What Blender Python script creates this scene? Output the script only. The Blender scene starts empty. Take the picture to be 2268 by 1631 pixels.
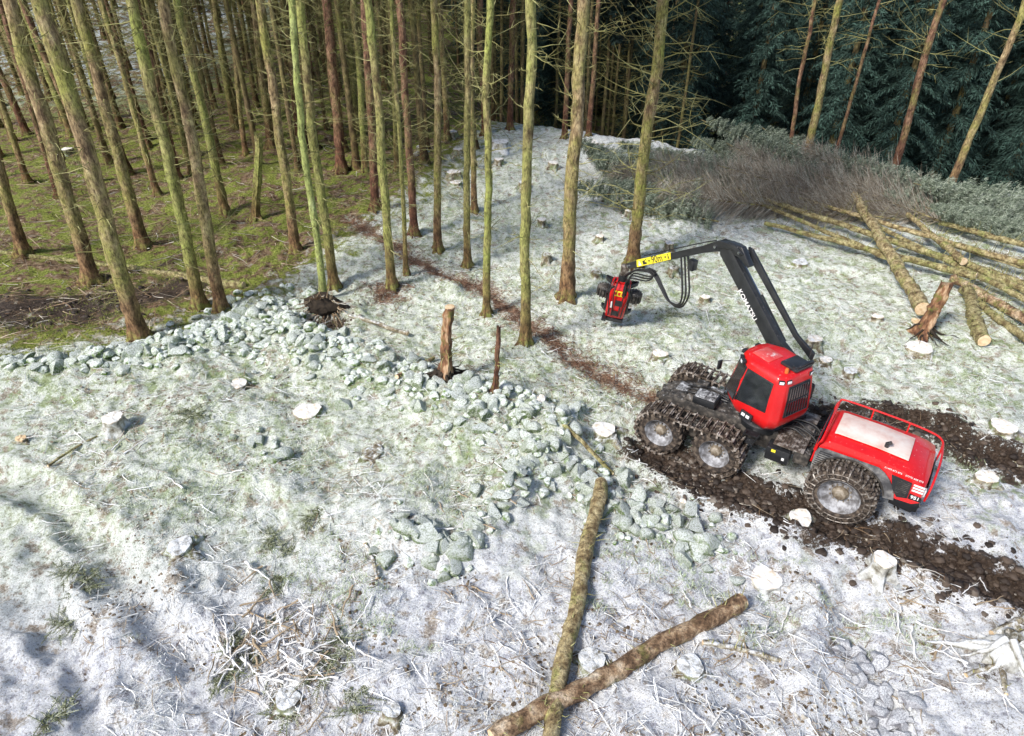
import bpy, bmesh, math, random
import numpy as np
from mathutils import Vector, Matrix
random.seed(7); rng=np.random.RandomState(11)
S=bpy.context.scene; C=S.collection; R=math.radians
# ---------------------------------------------------------------- camera model
W,H=2268.0,1631.0; F=1549.0; PITCH=R(34); CH=12.0
cP,sP=math.cos(PITCH),math.sin(PITCH)
def ray(u,v):
    x=(u-W/2)/F; y=(v-H/2)/F
    return np.array([x,cP-y*sP,-sP-y*cP])
def G0(u,v):
    d=ray(u,v); t=CH/-d[2]; return (d[0]*t,d[1]*t)
# ---------------------------------------------------------------- noise / terrain
TAB=rng.rand(256,256)
def vn(x,y):
    x=np.asarray(x,float); y=np.asarray(y,float)
    xi=np.floor(x).astype(int); yi=np.floor(y).astype(int); fx=x-xi; fy=y-yi
    fx=fx*fx*(3-2*fx); fy=fy*fy*(3-2*fy)
    a=TAB[xi%256,yi%256]; b=TAB[(xi+1)%256,yi%256]; c=TAB[xi%256,(yi+1)%256]; d=TAB[(xi+1)%256,(yi+1)%256]
    return (a*(1-fx)+b*fx)*(1-fy)+(c*(1-fx)+d*fx)*fy-.5
def ss(a,b,x):
    t=np.clip((np.asarray(x,float)-a)/(b-a),0,1); return t*t*(3-2*t)
def segdist(x,y,pts):
    best=np.full(np.shape(x),1e9)
    for (x0,y0),(x1,y1) in zip(pts[:-1],pts[1:]):
        dx,dy=x1-x0,y1-y0; L=dx*dx+dy*dy+1e-9
        t=np.clip(((x-x0)*dx+(y-y0)*dy)/L,0,1)
        best=np.minimum(best,np.hypot(x-x0-t*dx,y-y0-t*dy))
    return best
def PL(*p): return [G0(*q) for q in p]
def inpoly(x,y,poly):
    c=np.zeros(np.shape(x),bool); n=len(poly)
    for i in range(n):
        x0,y0=poly[i]; x1,y1=poly[(i+1)%n]
        c^=((y0>y)!=(y1>y))&(x<(x1-x0)*(y-y0)/((y1-y0) or 1e-9)+x0)
    return c
WALL=PL((-200,840),(0,832),(200,822),(400,800),(560,700),(680,790),(800,810),(1000,890),(1230,965))
WALL2=PL((1240,975),(1130,1135),(1000,1250),(870,1190))
WALL3=PL((1235,1040),(1420,1160),(1620,1210))
BANK=PL((-150,1010),(60,1075),(200,1180),(300,1330),(420,1440))
BANK2=PL((420,1010),(560,1060),(700,1120),(860,1130),(960,1060))
RUTL=PL((-150,1230),(80,1330),(180,1480),(230,1660))
PIT=PL((1880,1310),(1905,1420),(1990,1600))
RIM=PL((1800,1310),(1790,1500),(1770,1631))
TR1=PL((1440,1000),(1560,1062),(1700,1110),(1880,1165),(2060,1225),(2300,1330),(2500,1420))
TR2=PL((1620,930),(1850,925),(2010,930),(2150,985),(2300,1030),(2500,1100))
TRAIL=PL((770,490),(860,545),(960,600),(1080,640),(1160,720),(1280,800),(1400,860),(1490,905))
TRAILB=PL((1400,830),(1250,770),(1190,720))
HOLE=G0(725,715); SNAG=G0(985,845); HEAP=G0(600,1440)
FOREST=PL((-900,840),(0,800),(300,770),(500,690),(640,660),(760,560),(880,470),(960,420),(1040,330),(1100,285),(1150,150))+[(10,400),(-400,400),(-400,10)]
LMUD=PL((-50,700),(150,690),(300,660),(380,640))
def edge(x,y): return y-(44.5-.50*x)
def gz(x,y,fine=True):
    x=np.asarray(x,float); y=np.asarray(y,float)
    z=.5*vn(x/7+3,y/7+9)+.25*vn(x/2.6+31,y/2.6)+.26*vn(x/1.1,y/1.1+50)
    mach=np.exp(-(((x-6.8)/3.6)**2+((y-13.6)/3.0)**2)**2)
    z=z*(1-.9*mach)
    w=segdist(x,y,WALL); z=z+.36*np.exp(-(w/1.0)**2)*(1+.8*vn(x/.9+4,y/.9))
    w=segdist(x,y,WALL2); z=z+.28*np.exp(-(w/.4)**2)
    w=segdist(x,y,WALL3); z=z+.16*np.exp(-(w/.6)**2)
    b=segdist(x+.35*vn(x,y),y+.4*vn(x+9,y),BANK); z=z-.26*np.exp(-(b/.35)**2)+.10*np.exp(-((b-.6)/.2)**2)
    b=segdist(x+.35*vn(x*1.5,y),y+.4*vn(x+9,y*1.5),RUTL); z=z-.13*np.exp(-(b/.3)**2)+.07*np.exp(-((b-.5)/.18)**2)
    b=segdist(x+.3*vn(x,y),y+.3*vn(x+9,y),BANK2); z=z+.16*np.exp(-(b/.35)**2)
    b=segdist(x,y,PIT); z=z-.32*np.exp(-(b/.45)**2)
    b=segdist(x,y,RIM); z=z+.2*np.exp(-(b/.3)**2)
    h=np.hypot(x-HOLE[0],(y-HOLE[1])*1.3); z=z-.5*np.exp(-(h/.7)**2)+.25*np.exp(-((h-1.1)/.3)**2)
    h=np.hypot(x-SNAG[0],y-SNAG[1]); z=z-.25*np.exp(-(h/.6)**2)
    t=np.minimum(segdist(x,y,TR1),segdist(x,y,TR2)); k=np.exp(-(t/.6)**4)
    z=z+(.14*np.exp(-((t-.62)/.16)**2)-.20*np.exp(-(t/.38)**4))*(1-.4*mach)
    z=z-.08*np.exp(-(segdist(x,y,TRAIL)/.35)**2)
    e=edge(x,y); z=z-9*ss(0,13,e)*ss(-7,4,x)
    z=z+6*ss(35,120,y)*ss(2,-30,x)
    if fine:
        near=ss(60,30,y)*(1-.4*mach)
        rg=np.abs(vn(x/.55+13,y/.55+2))
        z=z+near*(.15*vn(x/.42,y/.42+7)+.18*(.22-rg)*(1+vn(x/2,y/2))+.09*vn(x/.19+5,y/.19)+.05*vn(x/.10+5,y/.10)+.18*k*vn(x/.22,y/.22))
    return z
def G(u,v):
    d=ray(u,v); ts=np.linspace(8,260,2600)
    zz=CH+d[2]*ts; g=gz(d[0]*ts,d[1]*ts); i=np.argmax(zz<g)
    if zz[i]>=g[i]: i=len(ts)-1
    t=float(ts[i]); x,y=float(d[0]*t),float(d[1]*t)
    return Vector((x,y,float(gz(x,y)))),t
def GY(u,v,Y):
    d=ray(u,v); t=float(Y/d[1]); x=float(d[0]*t); return Vector((x,Y,float(gz(x,Y)))),t
# ---------------------------------------------------------------- materials
def newmat(name):
    m=bpy.data.materials.new(name); m.use_nodes=True; nt=m.node_tree
    return m,nt,nt.nodes['Principled BSDF']
def ramp(nt,fac,stops):
    r=nt.nodes.new('ShaderNodeValToRGB'); e=r.color_ramp.elements
    while len(e)<len(stops): e.new(.5)
    for i,(p,c) in enumerate(stops):
        e[i].position=p; e[i].color=(*c,1) if len(c)==3 else c
    nt.links.new(fac,r.inputs[0]); return r.outputs[0]
def mixc(nt,f,a,b,blend=None):
    n=nt.nodes.new('ShaderNodeMix'); n.data_type='RGBA'
    if blend: n.blend_type=blend
    for s,v in ((0,f),(6,a),(7,b)):
        if isinstance(v,(float,int)): n.inputs[s].default_value=v
        elif isinstance(v,tuple): n.inputs[s].default_value=(*v,1)
        else: nt.links.new(v,n.inputs[s])
    return n.outputs[2]
def mth(nt,op,a,b=0.0,c=None,clamp=False):
    n=nt.nodes.new('ShaderNodeMath'); n.operation=op; n.use_clamp=clamp
    for s,v in enumerate((a,b,c)):
        if v is None: continue
        if isinstance(v,(float,int)): n.inputs[s].default_value=v
        else: nt.links.new(v,n.inputs[s])
    return n.outputs[0]
def mrange(nt,v,a,b,c=0.0,d=1.0):
    n=nt.nodes.new('ShaderNodeMapRange'); nt.links.new(v,n.inputs[0])
    for i,k in enumerate((a,b,c,d)): n.inputs[i+1].default_value=k
    return n.outputs[0]
def noise(nt,vec,scale,detail=6,rough=.6):
    n=nt.nodes.new('ShaderNodeTexNoise'); n.inputs['Scale'].default_value=scale; n.inputs['Detail'].default_value=detail; n.inputs['Roughness'].default_value=rough
    nt.links.new(vec,n.inputs['Vector']); return n.outputs[0]
def pmat(name,stops,scale=6,rough=.8,bump=.3,bscale=None,bdist=.02,frost=None,island=False,metallic=0,coat=0,stretch=None,moss=None,spec=None,speck=None):
    m,nt,b=newmat(name); L=nt.links
    tc=nt.nodes.new('ShaderNodeTexCoord').outputs['Object']
    if stretch:
        mp=nt.nodes.new('ShaderNodeMapping'); mp.inputs['Scale'].default_value=stretch; L.new(tc,mp.inputs[0]); vec=mp.outputs[0]
    else: vec=tc
    geo=nt.nodes.new('ShaderNodeNewGeometry')
    nf=noise(nt,vec,scale)
    fac=nf
    if island:
        fac=mth(nt,'ADD',mth(nt,'MULTIPLY',geo.outputs['Random Per Island'],.75),mth(nt,'MULTIPLY',nf,.25))
    col=ramp(nt,fac,stops)
    if moss:
        mc,th,so,msc,bh=moss
        mf=mrange(nt,noise(nt,tc,msc,5),th,th+so)
        if bh:
            sx=nt.nodes.new('ShaderNodeSeparateXYZ'); L.new(tc,sx.inputs[0])
            mf=mth(nt,'MULTIPLY',mf,mrange(nt,sx.outputs[2],.4,bh))
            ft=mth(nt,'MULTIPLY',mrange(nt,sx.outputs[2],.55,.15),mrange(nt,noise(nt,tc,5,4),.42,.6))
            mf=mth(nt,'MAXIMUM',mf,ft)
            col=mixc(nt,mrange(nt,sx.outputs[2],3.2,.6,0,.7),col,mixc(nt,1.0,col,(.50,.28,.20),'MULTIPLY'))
        oi=nt.nodes.new('ShaderNodeObjectInfo')
        mf=mth(nt,'MULTIPLY',mf,mrange(nt,oi.outputs['Random'],0,1,.5,1.0))
        mcol=mixc(nt,noise(nt,tc,14,4),tuple(k*.6 for k in mc),tuple(min(1,k*1.35) for k in mc))
        col=mixc(nt,mf,col,mcol)
    if speck:
        col=mixc(nt,1.0,col,ramp(nt,noise(nt,vec,speck,6,.75),[(.36,(.28,.24,.20)),(.46,(.75,.72,.68)),(.56,(1.15,1.12,1.05)),(.66,(1.5,1.5,1.4))]),'MULTIPLY')
    if frost:
        amt,fs,fc=frost
        sx=nt.nodes.new('ShaderNodeSeparateXYZ'); L.new(geo.outputs['Normal'],sx.inputs[0])
        f=mth(nt,'MULTIPLY',mrange(nt,sx.outputs[2],.05,.85),mrange(nt,noise(nt,tc,fs,8,.75),.62-amt*.35,.72-amt*.25),clamp=True)
        col=mixc(nt,f,col,fc)
    L.new(col,b.inputs['Base Color'])
    b.inputs['Roughness'].default_value=rough; b.inputs['Metallic'].default_value=metallic
    if coat: b.inputs['Coat Weight'].default_value=coat; b.inputs['Coat Roughness'].default_value=.1
    if spec is not None: b.inputs['Specular IOR Level'].default_value=spec
    if bump:
        bn=nt.nodes.new('ShaderNodeBump'); bn.inputs['Strength'].default_value=bump; bn.inputs['Distance'].default_value=bdist
        L.new(noise(nt,vec,bscale or scale*3,8,.7),bn.inputs['Height']); L.new(bn.outputs[0],b.inputs['Normal'])
    return m
FR=(.86,.89,.92)
M={}
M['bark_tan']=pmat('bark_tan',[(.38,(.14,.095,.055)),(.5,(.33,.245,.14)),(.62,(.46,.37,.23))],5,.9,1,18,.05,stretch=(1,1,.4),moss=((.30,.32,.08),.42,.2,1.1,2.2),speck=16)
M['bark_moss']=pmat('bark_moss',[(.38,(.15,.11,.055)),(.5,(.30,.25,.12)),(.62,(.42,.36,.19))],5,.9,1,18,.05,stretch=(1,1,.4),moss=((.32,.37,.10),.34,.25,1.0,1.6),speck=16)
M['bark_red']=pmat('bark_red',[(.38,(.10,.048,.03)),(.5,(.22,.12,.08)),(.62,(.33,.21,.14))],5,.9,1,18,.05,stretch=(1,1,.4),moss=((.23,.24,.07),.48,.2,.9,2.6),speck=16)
M['bark_bright']=pmat('bark_bright',[(.3,(.22,.25,.09)),(.5,(.36,.42,.14)),(.7,(.50,.57,.27))],4,.9,1,18,.05,stretch=(1,1,.4),speck=14,frost=(.3,7,FR))
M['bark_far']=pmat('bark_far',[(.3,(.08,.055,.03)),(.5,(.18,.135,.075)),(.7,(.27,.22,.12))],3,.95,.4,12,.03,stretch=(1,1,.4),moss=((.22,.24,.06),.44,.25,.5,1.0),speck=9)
M['twig_dead']=pmat('twig_dead',[(.2,(.15,.13,.05)),(.5,(.29,.28,.10)),(.8,(.40,.39,.18))],3,.9,0,island=True)
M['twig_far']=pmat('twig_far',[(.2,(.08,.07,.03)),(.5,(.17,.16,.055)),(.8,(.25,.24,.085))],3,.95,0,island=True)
M['needles']=pmat('needles',[(.15,(.008,.022,.017)),(.5,(.022,.054,.042)),(.85,(.062,.125,.100))],3,.85,0,island=True)
M['needles_dark']=pmat('needles_dark',[(.2,(.006,.016,.012)),(.8,(.02,.045,.032))],3,.85,0,island=True)
M['needles_frost']=pmat('needles_frost',[(.15,(.06,.085,.05)),(.5,(.20,.25,.18)),(.85,(.47,.52,.43))],3,.8,0,island=True)
M['needles_green']=pmat('needles_green',[(.15,(.08,.08,.035)),(.5,(.16,.19,.08)),(.85,(.50,.52,.42))],3,.8,0,island=True)
M['brush_brown']=pmat('brush_brown',[(.15,(.16,.125,.09)),(.5,(.34,.285,.22)),(.85,(.58,.56,.49))],3,.9,0,island=True)
M['frost_twig']=pmat('frost_twig',[(.06,(.12,.085,.05)),(.16,(.38,.33,.26)),(.30,(.76,.77,.76)),(.85,(.92,.94,.96))],3,.85,0,island=True)
M['white_twig']=pmat('white_twig',[(.34,(.36,.29,.22)),(.44,(.72,.70,.67)),(.56,(.90,.91,.92))],6,.85,.5,20,.01)
M['warm_twig']=pmat('warm_twig',[(.1,(.14,.075,.04)),(.4,(.28,.19,.11)),(.7,(.46,.38,.27)),(.9,(.70,.68,.62))],3,.85,0,island=True)
M['bark_chip']=pmat('bark_chip',[(.1,(.06,.04,.025)),(.4,(.16,.115,.07)),(.65,(.34,.29,.22)),(.9,(.66,.66,.62))],3,.9,0,island=True)
M['needle_litter']=pmat('needle_litter',[(.1,(.07,.03,.018)),(.5,(.20,.10,.06)),(.9,(.36,.24,.16))],3,.9,0,island=True)
M['grass']=pmat('grass',[(.1,(.10,.15,.03)),(.35,(.26,.34,.11)),(.6,(.56,.66,.43)),(.9,(.84,.90,.82))],3,.85,0,island=True)
M['frost_grass']=pmat('frost_grass',[(.05,(.32,.33,.23)),(.18,(.66,.70,.62)),(.42,(.87,.92,.90)),(.9,(.94,.97,1.0))],3,.85,0,island=True)
M['moss_grass']=pmat('moss_grass',[(.1,(.08,.10,.014)),(.5,(.23,.27,.045)),(.9,(.42,.44,.13))],3,.85,0,island=True)
M['stone']=pmat('stone',[(.40,(.11,.14,.08)),(.5,(.32,.37,.26)),(.60,(.60,.64,.57))],6,.9,1,22,.05,frost=(.70,9,(.88,.94,.92)),moss=((.15,.25,.05),.46,.10,5,0))
M['stone_grey']=pmat('stone_grey',[(.3,(.16,.16,.18)),(.5,(.34,.34,.38)),(.7,(.52,.52,.56))],5,.9,1,25,.03,frost=(.6,9,FR))
M['mud']=pmat('mud',[(.2,(.022,.014,.010)),(.6,(.058,.039,.028)),(.80,(.11,.08,.06)),(.93,(.36,.34,.30))],8,.55,.9,30,.03,island=True)
M['mud_rubber']=pmat('mud_rubber',[(.38,(.016,.013,.011)),(.5,(.050,.036,.028)),(.62,(.14,.11,.085))],10,.8,.8,40,.02)
M['cut']=pmat('cut',[(.35,(.60,.48,.34)),(.6,(.80,.72,.58))],10,.8,.2,40,.005,frost=(.72,6,(.90,.90,.89)))
M['cut_warm']=pmat('cut_warm',[(.35,(.58,.40,.22)),(.6,(.78,.62,.42))],10,.8,.2,40,.005)
M['stump']=pmat('stump',[(.38,(.10,.075,.045)),(.5,(.26,.22,.14)),(.62,(.42,.40,.30))],6,.9,1,22,.05,frost=(.45,7,FR),moss=((.16,.22,.06),.48,.12,3,0))
M['stump_w']=pmat('stump_w',[(.38,(.17,.15,.11)),(.5,(.44,.43,.37)),(.62,(.72,.74,.74))],6,.9,1,22,.05,frost=(.8,7,FR))
M['snag']=pmat('snag',[(.38,(.09,.04,.025)),(.5,(.28,.14,.07)),(.6,(.55,.38,.24))],5,.9,1,16,.06,stretch=(1,1,.3),moss=((.14,.18,.03),.52,.12,2.5,0))
M['log_moss']=pmat('log_moss',[(.38,(.13,.095,.045)),(.5,(.30,.26,.13)),(.62,(.46,.42,.24))],5,.9,1,18,.05,moss=((.24,.29,.08),.50,.15,2,0),speck=14)
M['log_tan']=pmat('log_tan',[(.38,(.17,.12,.06)),(.5,(.38,.31,.17)),(.62,(.54,.47,.29))],5,.9,1,18,.05,moss=((.28,.31,.09),.52,.15,2,0),speck=14)
M['log_bare']=pmat('log_bare',[(.40,(.15,.09,.05)),(.47,(.28,.18,.11)),(.53,(.44,.32,.21)),(.62,(.62,.50,.38)),(.70,(.72,.63,.52))],3,.85,1,18,.05,moss=((.20,.23,.05),.52,.12,1.8,0),speck=14)
M['log_frost']=pmat('log_frost',[(.38,(.15,.12,.08)),(.5,(.30,.26,.18)),(.62,(.44,.42,.34))],4,.9,1,18,.05,frost=(.42,6,FR),speck=14)
M['soil']=pmat('soil',[(.3,(.012,.009,.007)),(.6,(.05,.036,.024))],6,.95,1,16,.06)
# machine
M['red']=pmat('red',[(.3,(.55,.006,.008)),(.7,(.72,.012,.014))],2,.32,.05,60,.002,coat=.5,frost=(.05,16,(.72,.55,.55)))
M['red_roof']=pmat('red_roof',[(.3,(.66,.04,.04)),(.7,(.78,.14,.12))],3,.3,.05,60,.002,coat=.6,frost=(.22,5,(.82,.70,.68)))
M['hood_glare']=pmat('hood_glare',[(.38,(.66,.42,.36)),(.5,(.76,.60,.53)),(.62,(.82,.74,.68))],1.6,.3,.05,60,.002,coat=.5)  # whitish glare on the red hood top, painted in as pinkish base colour
M['black']=pmat('black',[(.3,(.012,.013,.015)),(.7,(.028,.030,.034))],4,.35,.1,30,.003,coat=.3,frost=(.05,14,(.4,.4,.42)))
M['grime']=pmat('grime',[(.38,(.016,.015,.014)),(.5,(.045,.040,.036)),(.62,(.12,.105,.09))],5,.7,.5,25,.01,frost=(.2,9,(.4,.4,.4)))
M['greypanel']=pmat('greypanel',[(.38,(.06,.06,.065)),(.5,(.13,.13,.135)),(.62,(.24,.235,.23))],5,.55,.3,25,.005)
M['deck']=pmat('deck',[(.38,(.05,.05,.05)),(.5,(.13,.13,.135)),(.62,(.32,.33,.34))],5,.7,.4,30,.01,frost=(.35,9,(.7,.72,.75)))
M['steel']=pmat('steel',[(.38,(.06,.045,.035)),(.5,(.14,.115,.095)),(.62,(.36,.33,.30))],9,.5,.4,40,.005,metallic=.3)
M['track_steel']=pmat('track_steel',[(.38,(.045,.032,.024)),(.48,(.09,.068,.05)),(.56,(.26,.22,.19)),(.68,(.52,.49,.45))],7,.6,.6,30,.01)
M['rim']=pmat('rim',[(.38,(.10,.095,.095)),(.5,(.22,.22,.235)),(.62,(.40,.41,.44))],6,.7,.4,30,.006)
M['hub']=pmat('hub',[(.38,(.10,.075,.05)),(.5,(.20,.165,.12)),(.62,(.34,.30,.25))],7,.7,.4,30,.01)
M['chrome']=pmat('chrome',[(.3,(.5,.5,.52)),(.7,(.7,.7,.72))],4,.2,0,metallic=1)
M['glass']=pmat('glass',[(.3,(.010,.011,.013)),(.7,(.022,.025,.03))],2,.06,0,coat=1)
M['white']=pmat('white',[(.3,(.78,.78,.78)),(.7,(.85,.85,.85))],3,.5,0)
M['lens']=pmat('lens',[(.3,(.80,.82,.85)),(.7,(.9,.9,.92))],3,.15,0,coat=1)
M['yellow']=pmat('yellow',[(.3,(.80,.66,.03)),(.7,(.86,.74,.05))],3,.5,0)
M['hose']=pmat('hose',[(.3,(.012,.012,.013)),(.7,(.03,.03,.032))],8,.5,.2,60,.003)
M['orange']=pmat('orange',[(.3,(.6,.12,.02)),(.7,(.7,.18,.04))],3,.7,0)
def ground_mat():
    m,nt,b=newmat('forest_ground'); L=nt.links
    tc=nt.nodes.new('ShaderNodeTexCoord').outputs['Object']
    at=nt.nodes.new('ShaderNodeAttribute'); at.attribute_name='mask'
    s1=nt.nodes.new('ShaderNodeSeparateColor'); L.new(at.outputs['Color'],s1.inputs[0])
    litter,mud,moss=s1.outputs[0],s1.outputs[1],s1.outputs[2]
    at2=nt.nodes.new('ShaderNodeAttribute'); at2.attribute_name='mask_b'
    s2=nt.nodes.new('ShaderNodeSeparateColor'); L.new(at2.outputs['Color'],s2.inputs[0])
    trail,blue,farf=s2.outputs[0],s2.outputs[1],s2.outputs[2]
    n1=noise(nt,tc,1.6,8,.65); n2=noise(nt,tc,5,10,.75); n3=noise(nt,tc,26,8,.78); n4=noise(nt,tc,14,6,.8); n6=noise(nt,tc,60,5,.8)
    warm=ramp(nt,n2,[(.36,(.24,.26,.14)),(.43,(.56,.62,.46)),(.49,(.83,.90,.80)),(.58,(.94,.98,.93))])
    cold=ramp(nt,n2,[(.34,(.30,.29,.33)),(.41,(.62,.64,.72)),(.47,(.88,.91,.97)),(.56,(.95,.97,1.0))])
    frost=mixc(nt,blue,warm,cold)
    speck=ramp(nt,n3,[(.38,(.24,.20,.15)),(.43,(.68,.66,.62)),(.475,(1,1,1))])
    frost=mixc(nt,.8,frost,speck,'MULTIPLY')
    speck2=ramp(nt,n6,[(.39,(.45,.42,.38)),(.44,(.9,.9,.9)),(.48,(1,1,1))])
    frost=mixc(nt,.8,frost,speck2,'MULTIPLY')
    gcol=ramp(nt,n4,[(.38,(.08,.12,.02)),(.5,(.27,.36,.11)),(.62,(.64,.74,.50))])
    gf=mth(nt,'MULTIPLY',moss,mrange(nt,n1,.52,.60),clamp=True)
    frost=mixc(nt,mth(nt,'MULTIPLY',gf,.8),frost,gcol)
    brn=ramp(nt,n3,[(.38,(.11,.07,.045)),(.50,(.34,.26,.18)),(.60,(.66,.61,.54))])
    bf=mth(nt,'MULTIPLY',mrange(nt,noise(nt,tc,2.3,8,.7),.55,.61),.8)
    frost=mixc(nt,bf,frost,brn)
    lit=ramp(nt,n2,[(.38,(.045,.03,.016)),(.46,(.15,.095,.055)),(.54,(.28,.19,.12)),(.64,(.42,.35,.25))])
    lg=ramp(nt,n4,[(.38,(.06,.085,.010)),(.5,(.24,.28,.05)),(.62,(.44,.48,.14))])
    lit=mixc(nt,mrange(nt,n1,.46,.53),lit,lg)
    lit=mixc(nt,.6,lit,speck,'MULTIPLY')
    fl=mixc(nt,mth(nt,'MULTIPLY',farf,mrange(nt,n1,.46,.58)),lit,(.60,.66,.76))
    lf=mth(nt,'ADD',litter,mth(nt,'MULTIPLY',mth(nt,'SUBTRACT',n1,.5),2.2))
    lf=mrange(nt,lf,.40,.72)
    col=mixc(nt,lf,frost,fl)
    tcol=ramp(nt,n3,[(.38,(.08,.04,.025)),(.50,(.22,.125,.08)),(.60,(.42,.32,.25))])
    tf=mrange(nt,mth(nt,'ADD',trail,mth(nt,'ADD',mth(nt,'MULTIPLY',mth(nt,'SUBTRACT',n4,.5),1.6),mth(nt,'MULTIPLY',mth(nt,'SUBTRACT',n1,.5),1.6))),.40,.80)
    col=mixc(nt,tf,col,tcol)
    mcol=ramp(nt,n4,[(.38,(.020,.013,.009)),(.5,(.058,.039,.028)),(.62,(.13,.098,.075))])
    mf=mrange(nt,mth(nt,'ADD',mud,mth(nt,'ADD',mth(nt,'MULTIPLY',mth(nt,'SUBTRACT',n4,.5),1.8),mth(nt,'MULTIPLY',mth(nt,'SUBTRACT',n1,.5),2.0))),.42,.58)
    col=mixc(nt,mf,col,mcol)
    L.new(col,b.inputs['Base Color']); L.new(mrange(nt,mf,0,1,.88,.5),b.inputs['Roughness']); b.inputs['Specular IOR Level'].default_value=.25
    h=mth(nt,'ADD',mth(nt,'MULTIPLY',n2,.6),mth(nt,'ADD',mth(nt,'MULTIPLY',n4,.5),mth(nt,'MULTIPLY',n3,.35)))
    bn=nt.nodes.new('ShaderNodeBump'); bn.inputs['Strength'].default_value=.85; bn.inputs['Distance'].default_value=.16
    L.new(h,bn.inputs['Height']); L.new(bn.outputs[0],b.inputs['Normal'])
    return m
# ---------------------------------------------------------------- mesh helpers
def npmesh(name,V,Q,smooth=False,mat=None):
    me=bpy.data.meshes.new(name); V=np.asarray(V,np.float32); Q=np.asarray(Q,np.int32)
    n=Q.shape[1]
    me.vertices.add(len(V)); me.vertices.foreach_set('co',V.ravel())
    me.loops.add(Q.size); me.loops.foreach_set('vertex_index',Q.ravel())
    me.polygons.add(len(Q)); me.polygons.foreach_set('loop_start',np.arange(0,Q.size,n,dtype=np.int32))
    me.polygons.foreach_set('use_smooth',np.full(len(Q),smooth))
    me.update(calc_edges=True); me.validate()
    if mat: me.materials.append(mat)
    return me
def ob(name,me,parent=None,loc=None,rot=None):
    o=bpy.data.objects.new(name,me); C.objects.link(o)
    if parent: o.parent=parent
    if loc is not None: o.location=loc
    if rot is not None: o.rotation_euler=rot
    return o
def tag(o,label,cat=None,group=None,kind=None):
    if label: o['label']=label
    if cat: o['category']=cat
    if group: o['group']=group
    if kind: o['kind']=kind
    return o
def root(name,loc,label,cat,group=None,rz=0):
    e=bpy.data.objects.new(name,None); C.objects.link(e); e.empty_display_size=.3
    e.location=loc; e.rotation_euler=(0,0,rz); return tag(e,label,cat,group)
def nrm(a): return a/(np.linalg.norm(a,axis=-1,keepdims=True)+1e-9)
def strands(P,Rr,sides=3):
    P=np.asarray(P,float); Rr=np.asarray(Rr,float); n,K,_=P.shape
    T=nrm(np.gradient(P,axis=1)); ref=np.zeros((n,1,3)); 
    vert=np.abs(nrm(P[:,-1]-P[:,0])[:,2])>.85
    ref[:,0,2]=np.where(vert,0,1); ref[:,0,0]=np.where(vert,1,0)
    a=nrm(np.cross(T,ref)); b=np.cross(T,a)
    th=np.linspace(0,2*np.pi,sides,endpoint=False)
    V=P[:,:,None,:]+Rr[:,:,None,None]*(np.cos(th)[None,None,:,None]*a[:,:,None,:]+np.sin(th)[None,None,:,None]*b[:,:,None,:])
    idx=np.arange(n*K*sides).reshape(n,K,sides)
    q=np.stack([idx[:,:-1,:],np.roll(idx,-1,2)[:,:-1,:],np.roll(idx,-1,2)[:,1:,:],idx[:,1:,:]],-1)
    return V.reshape(-1,3),q.reshape(-1,4)
def cat(parts):
    Vs=[];Qs=[];o=0
    for V,Q in parts:
        Vs.append(V);Qs.append(Q+o);o+=len(V)
    return np.concatenate(Vs),np.concatenate(Qs)
def blades(P,D,Wv,taper=.35):
    V=np.stack([P-Wv/2,P+Wv/2,P+D+Wv*taper/2,P+D-Wv*taper/2],1)
    n=len(P); return V.reshape(-1,3),np.arange(n*4).reshape(n,4)
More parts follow.
